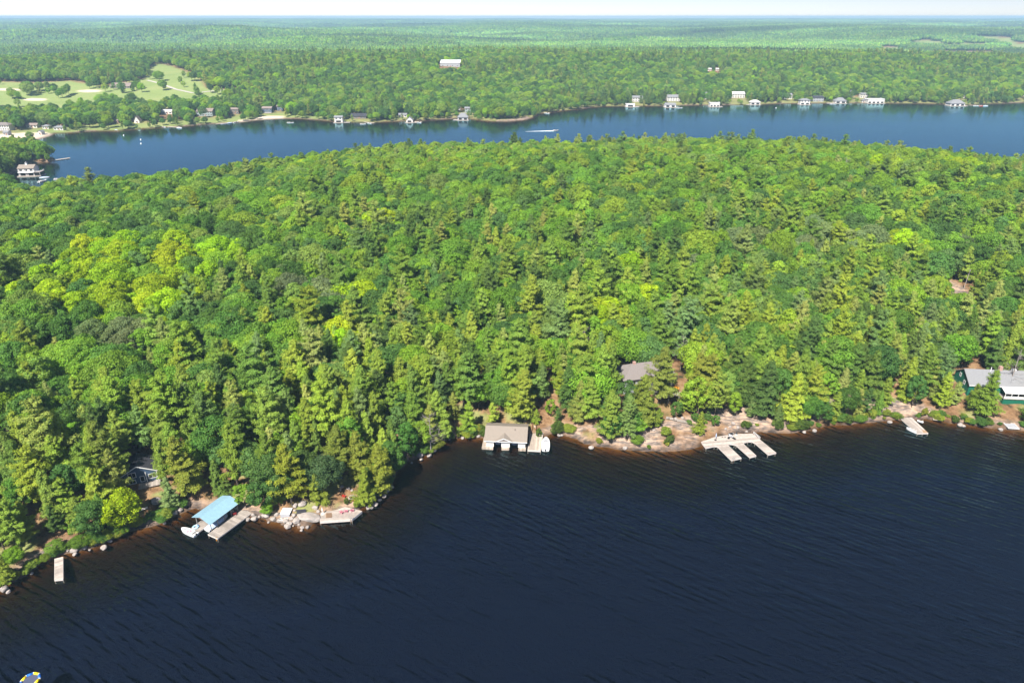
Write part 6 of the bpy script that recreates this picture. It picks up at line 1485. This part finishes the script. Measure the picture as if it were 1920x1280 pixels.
# ------------------------------------------------------------------ woods nobody could count
def woods(name, label, sources, pos, rot, scl, var, tint):
    """sources: [(verts, faces(k,n), shade, material, wood MB or None)]"""
    V, F, SH, SRC, MI = [], [], [], [], []; mats = []; b = 0
    for k, (v, f, s, m, wmb) in enumerate(sources):
        if m not in mats: mats.append(m)
        V.append(v); SH.append(s); SRC.append(np.full(len(v), k)); F += [tuple(x + b) for x in f.tolist()] if False else []
        F.append((f + b, mats.index(m))); b += len(v)
        if wmb:
            if M['bark'] not in mats: mats.append(M['bark'])
            wv = np.array([tuple(p) for p in wmb.v]); V.append(wv); SH.append(np.ones((len(wv), 3))); SRC.append(np.full(len(wv), k))
            F.append(([tuple(i + b for i in f_) for f_ in wmb.f], mats.index(M['bark']))); b += len(wv)
    n0 = b; V.append(pos); n = len(pos); SH.append(np.ones((n, 3))); SRC.append(np.full(n, -1))
    V = np.concatenate(V); SH = np.concatenate(SH); SRC = np.concatenate(SRC)
    loops, starts, mis = [], [], []; ls = 0
    for f, mi in F:
        if isinstance(f, np.ndarray):
            loops.append(f.ravel()); starts.append(ls + np.arange(len(f)) * f.shape[1]); mis.append(np.full(len(f), mi)); ls += f.size
        else:
            for q in f: loops.append(np.array(q)); starts.append(np.array([ls])); mis.append(np.array([mi])); ls += len(q)
    loops = np.concatenate(loops); starts = np.concatenate(starts); mis = np.concatenate(mis)
    me = bpy.data.meshes.new(name)
    me.vertices.add(len(V)); me.vertices.foreach_set("co", V.astype(np.float32).ravel())
    me.loops.add(len(loops)); me.loops.foreach_set("vertex_index", loops.astype(np.int32))
    me.polygons.add(len(starts)); me.polygons.foreach_set("loop_start", starts.astype(np.int32)); me.polygons.foreach_set("material_index", mis.astype(np.int32))
    me.update(calc_edges=True)
    def at(nm, ty, arr, key): a = me.attributes.new(nm, ty, 'POINT'); a.data.foreach_set(key, arr)
    at("shade", 'FLOAT_COLOR', np.concatenate([SH, np.ones((len(V), 1))], 1).astype(np.float32).ravel(), "color")
    at("src", 'INT', SRC.astype(np.int32), "value")
    def full(a, w): z = np.zeros((len(V), w), np.float32); z[n0:] = a; return z.ravel()
    at("variant", 'INT', full(var[:, None], 1).astype(np.int32), "value")
    at("turn", 'FLOAT_VECTOR', full(rot, 3), "vector"); at("size", 'FLOAT_VECTOR', full(scl, 3), "vector"); at("tint", 'FLOAT_VECTOR', full(tint, 3), "vector")
    for m in mats: me.materials.append(m)
    o = bpy.data.objects.new(name, me); COL.objects.link(o); tag(o, label, "forest", kind="stuff")
    ng = bpy.data.node_groups.new(name, 'GeometryNodeTree')
    ng.interface.new_socket("Geometry", in_out='INPUT', socket_type='NodeSocketGeometry'); ng.interface.new_socket("Geometry", in_out='OUTPUT', socket_type='NodeSocketGeometry')
    gi = ng.nodes.new("NodeGroupInput"); go = ng.nodes.new("NodeGroupOutput"); jn = ng.nodes.new("GeometryNodeJoinGeometry")
    def attr(nm, ty): a = ng.nodes.new("GeometryNodeInputNamedAttribute"); a.data_type = ty; a.inputs[0].default_value = nm; return a.outputs[0]
    src = attr("src", 'INT'); vr = attr("variant", 'INT'); tn = attr("turn", 'FLOAT_VECTOR'); sz = attr("size", 'FLOAT_VECTOR')
    def eq(sock, val):
        c = ng.nodes.new("FunctionNodeCompare"); c.data_type = 'INT'; c.operation = 'EQUAL'; ng.links.new(sock, c.inputs[2]); c.inputs[3].default_value = val; return c.outputs[0]
    def sepg(g, sel): q = ng.nodes.new("GeometryNodeSeparateGeometry"); q.domain = 'POINT'; ng.links.new(g, q.inputs[0]); ng.links.new(sel, q.inputs[1]); return q.outputs[0]
    pts = sepg(gi.outputs[0], eq(src, -1))
    for k in range(len(sources)):
        ins = ng.nodes.new("GeometryNodeInstanceOnPoints")
        ng.links.new(sepg(pts, eq(vr, k)), ins.inputs["Points"]); ng.links.new(sepg(gi.outputs[0], eq(src, k)), ins.inputs["Instance"])
        ng.links.new(tn, ins.inputs["Rotation"]); ng.links.new(sz, ins.inputs["Scale"]); ng.links.new(ins.outputs[0], jn.inputs[0])
    ng.links.new(jn.outputs[0], go.inputs[0])
    md = o.modifiers.new("planting", 'NODES'); md.node_group = ng
    return o
def srcs(vars_): return [(q.v, q.f, q.s, q.crown.materials[0], q.wmb) for q in vars_]
ALLV = VB + VP
def near_wood():
    pos = np.array([(t['x'], t['y'], t['z']) for t in stuff]); scl = np.array([t['s'] for t in stuff]); rot = np.array([(0, 0, t['rz']) for t in stuff])
    var = np.array([t['q'] + (len(VB) if t['kind'] == 'pine' else 0) for t in stuff]); tint = np.array([t['t'] for t in stuff])
    woods("forest", "mixed leafy and pine forest covering the near peninsula up to its crest", srcs(ALLV), pos, rot, scl, var, tint)
near_wood()

def inany(x, y):
    g = inpoly(GOLF, x, y) + 14 * fbm(x / 60, y / 60, 91)
    for p in FIELDS_R: g = np.maximum(g, inpoly(p, x, y))
    return g
def far_wood():
    r = random.Random(23); lo = []
    P = []
    for y0, y1, st in ((640, 1700, 7.0),):
        gx, gy = np.meshgrid(np.arange(-1400, 1400, st), np.arange(y0, y1, st * .87)); gx = gx + (np.arange(gx.shape[0]) % 2)[:, None] * st / 2
        P.append(np.stack([gx.ravel() + rng.uniform(-3, 3, gx.size), gy.ravel() + rng.uniform(-3, 3, gx.size)], 1))
    P = np.concatenate(P); x, y = P[:, 0], P[:, 1]
    k = (np.abs(x) < .82 * y + 40); x, y = x[k], y[k]
    h, s1, s2 = height(x, y, True); u, v, d = proj(x, y, h + 8)
    fld = inany(x, y); lawn = (s2 < 40) & (x < -215) & (x > -760)
    rocky = (s2 < 9) & (u > 905) & (u < 1000)
    ok = (s2 > 0.8) & ((fld < -3) | (rng.random(len(x)) < .012 + .30 * sst(.09, .14, fbm(x / 42, y / 42, 163, 2)))) & (~lawn | (rng.random(len(x)) < .5)) & ~rocky
    bch = np.array([tuple(W(a, b, .5)[:2]) for a, b in ((-80, 278), (30, 268), (95, 257), (112, 250), (84, 246), (20, 248), (-80, 252))]); ok &= sdf(bch, x, y) < 2
    x, y, h, u, v, d, s2 = (a[ok] for a in (x, y, h, u, v, d, s2))
    pr = fbm(x / 90, y / 90, 131, 3)
    pos, scl, rot, var, tint = [], [], [], [], []
    for i in range(len(x)):
        pine = r.random() < .12 + 1.1 * pr[i] + (.08 if s2[i] < 25 else 0)
        q = r.randrange(len(VP) if pine else len(VB)); V_ = (VP if pine else VB)[q]; sc = r.uniform(.66, 1.08) * (.62 if s2[i] < 12 else 1); sw = sc * r.uniform(.92, 1.12)
        if blocked(float(x[i]), float(y[i]), float(h[i]), V_.H * sc * .92, V_.rad * sw * .9, r): continue
        t = jit(r.choice(T_PINE[1:]) if pine else r.choice(T_BROAD), r, .16)
        if not pine and r.random() < .03: t = jit(T_YEL[1], r)
        pos.append((x[i], y[i], h[i] - .2)); scl.append((sw, sw, sc)); rot.append((0, 0, r.uniform(0, 6.28))); var.append(q + (len(VB) if pine else 0)); tint.append(t)
    woods("forest", "mixed forest on the far side of the lake", srcs(ALLV), np.array(pos), np.array(rot), np.array(scl), np.array(var), np.array(tint))
    return len(pos)
far_wood()

# beyond: whole stands of crowns at a time
def stand(seed, size=60.0, n=85):
    r = np.random.default_rng(seed); vs, fs, ss = [], [], []; b = 0
    import bmesh
    bm = bmesh.new(); bmesh.ops.create_icosphere(bm, subdivisions=2, radius=1); iv = np.array([tuple(v.co) for v in bm.verts]); fi = np.array([[q.index for q in f.verts] for f in bm.faces]); bm.free()
    g = int(math.sqrt(n)); st = size / g
    for i in range(g):
        for j in range(g):
            cx = (i + .5 + r.uniform(-.4, .4)) * st - size / 2; cy_ = (j + .5 + r.uniform(-.4, .4)) * st - size / 2
            pine = r.random() < .22
            if pine: a, hgt = r.uniform(2.2, 3.4), r.uniform(15, 21)
            else: a, hgt = r.uniform(3.6, 5.8), r.uniform(11, 16)
            k = 1 + .22 * (vnoise(iv[:, 0] * 2.2 + seed + i, iv[:, 1] * 2.2 + j + iv[:, 2] * 1.7, seed) - .5) * 2 + r.normal(0, .07, len(iv))
            p = iv * k[:, None]
            if pine:
                zz = (p[:, 2] + 1) / 2; p = np.stack([p[:, 0] * a * (1.25 - zz), p[:, 1] * a * (1.25 - zz), zz * (hgt - 3) + 3], 1)
                c = np.array(T_PINE[r.integers(1, 6)])
            else:
                p = np.stack([p[:, 0] * a, p[:, 1] * a, p[:, 2] * (hgt - 4) * .5 + 4 + (hgt - 4) * .5], 1); c = np.array(T_BROAD[r.integers(0, 7)])
            p = p + np.array([cx, cy_, 0])
            vs.append(p); fs.append(fi + b); b += len(p); ss.append(c[None] * r.uniform(.8, 1.2) * r.uniform(.85, 1.15, (len(p), 1)))
    return np.concatenate(vs), np.concatenate(fs), np.concatenate(ss), M['leaf'], None
def distant():
    r = random.Random(31); ST = [stand(400 + i) for i in range(4)]
    pos, scl, rot, var, tint = [], [], [], [], []
    for y0, y1, sc in ((1600, 3000, 1.0), (3000, 5600, 1.5), (5600, 9000, 2.4), (9000, 15300, 3.6)):
        st = 56.0 * sc
        gx, gy = np.meshgrid(np.arange(-.86 * y1, .86 * y1, st), np.arange(y0, y1, st)); x = gx.ravel() + rng.uniform(-.12, .12, gx.size) * st; y = gy.ravel() + rng.uniform(-.12, .12, gx.size) * st
        k = np.abs(x) < .84 * y + 100; x, y = x[k], y[k]
        h = height(x, y); e = 12.0; hx = (height(x + e, y) - height(x - e, y)) / (2 * e); hy = (height(x, y + e) - height(x, y - e)) / (2 * e)
        ok = inany(x, y) < -22 * sc; ok &= np.array([all((a - c[0]) ** 2 + (b - c[1]) ** 2 > (c[2] + 6) ** 2 for c in CLEAR if c[1] > 1300) for a, b in zip(x, y)])
        for a, b, c, p, q in zip(x[ok], y[ok], h[ok], hx[ok], hy[ok]):
            w_ = r.choice([0, 1, 2, 3]) * math.pi / 2 + r.uniform(-.2, .2)
            n_ = Vector((-p, -q, 1)).normalized(); eu = (n_.to_track_quat('Z', 'Y').to_matrix() @ Matrix.Rotation(w_, 3, 'Z')).to_euler()
            zs = min(sc, 1.5)
            pos.append((a, b, c - 1.2)); scl.append((sc, sc, zs ** .5)); rot.append(tuple(eu)); var.append(r.randrange(4)); t = r.uniform(.62, .98) * (1 + 2.3 * float(fbm(np.array([a / 800]), np.array([b / 260]), 151, 3)[0])); tint.append((t * r.uniform(.80, .95), t, t * r.uniform(1.05, 1.45)))  # ridge shade painted as tint bands; cooler cast painted in for distance haze
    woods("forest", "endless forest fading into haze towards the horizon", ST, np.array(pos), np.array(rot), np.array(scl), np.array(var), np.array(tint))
distant()
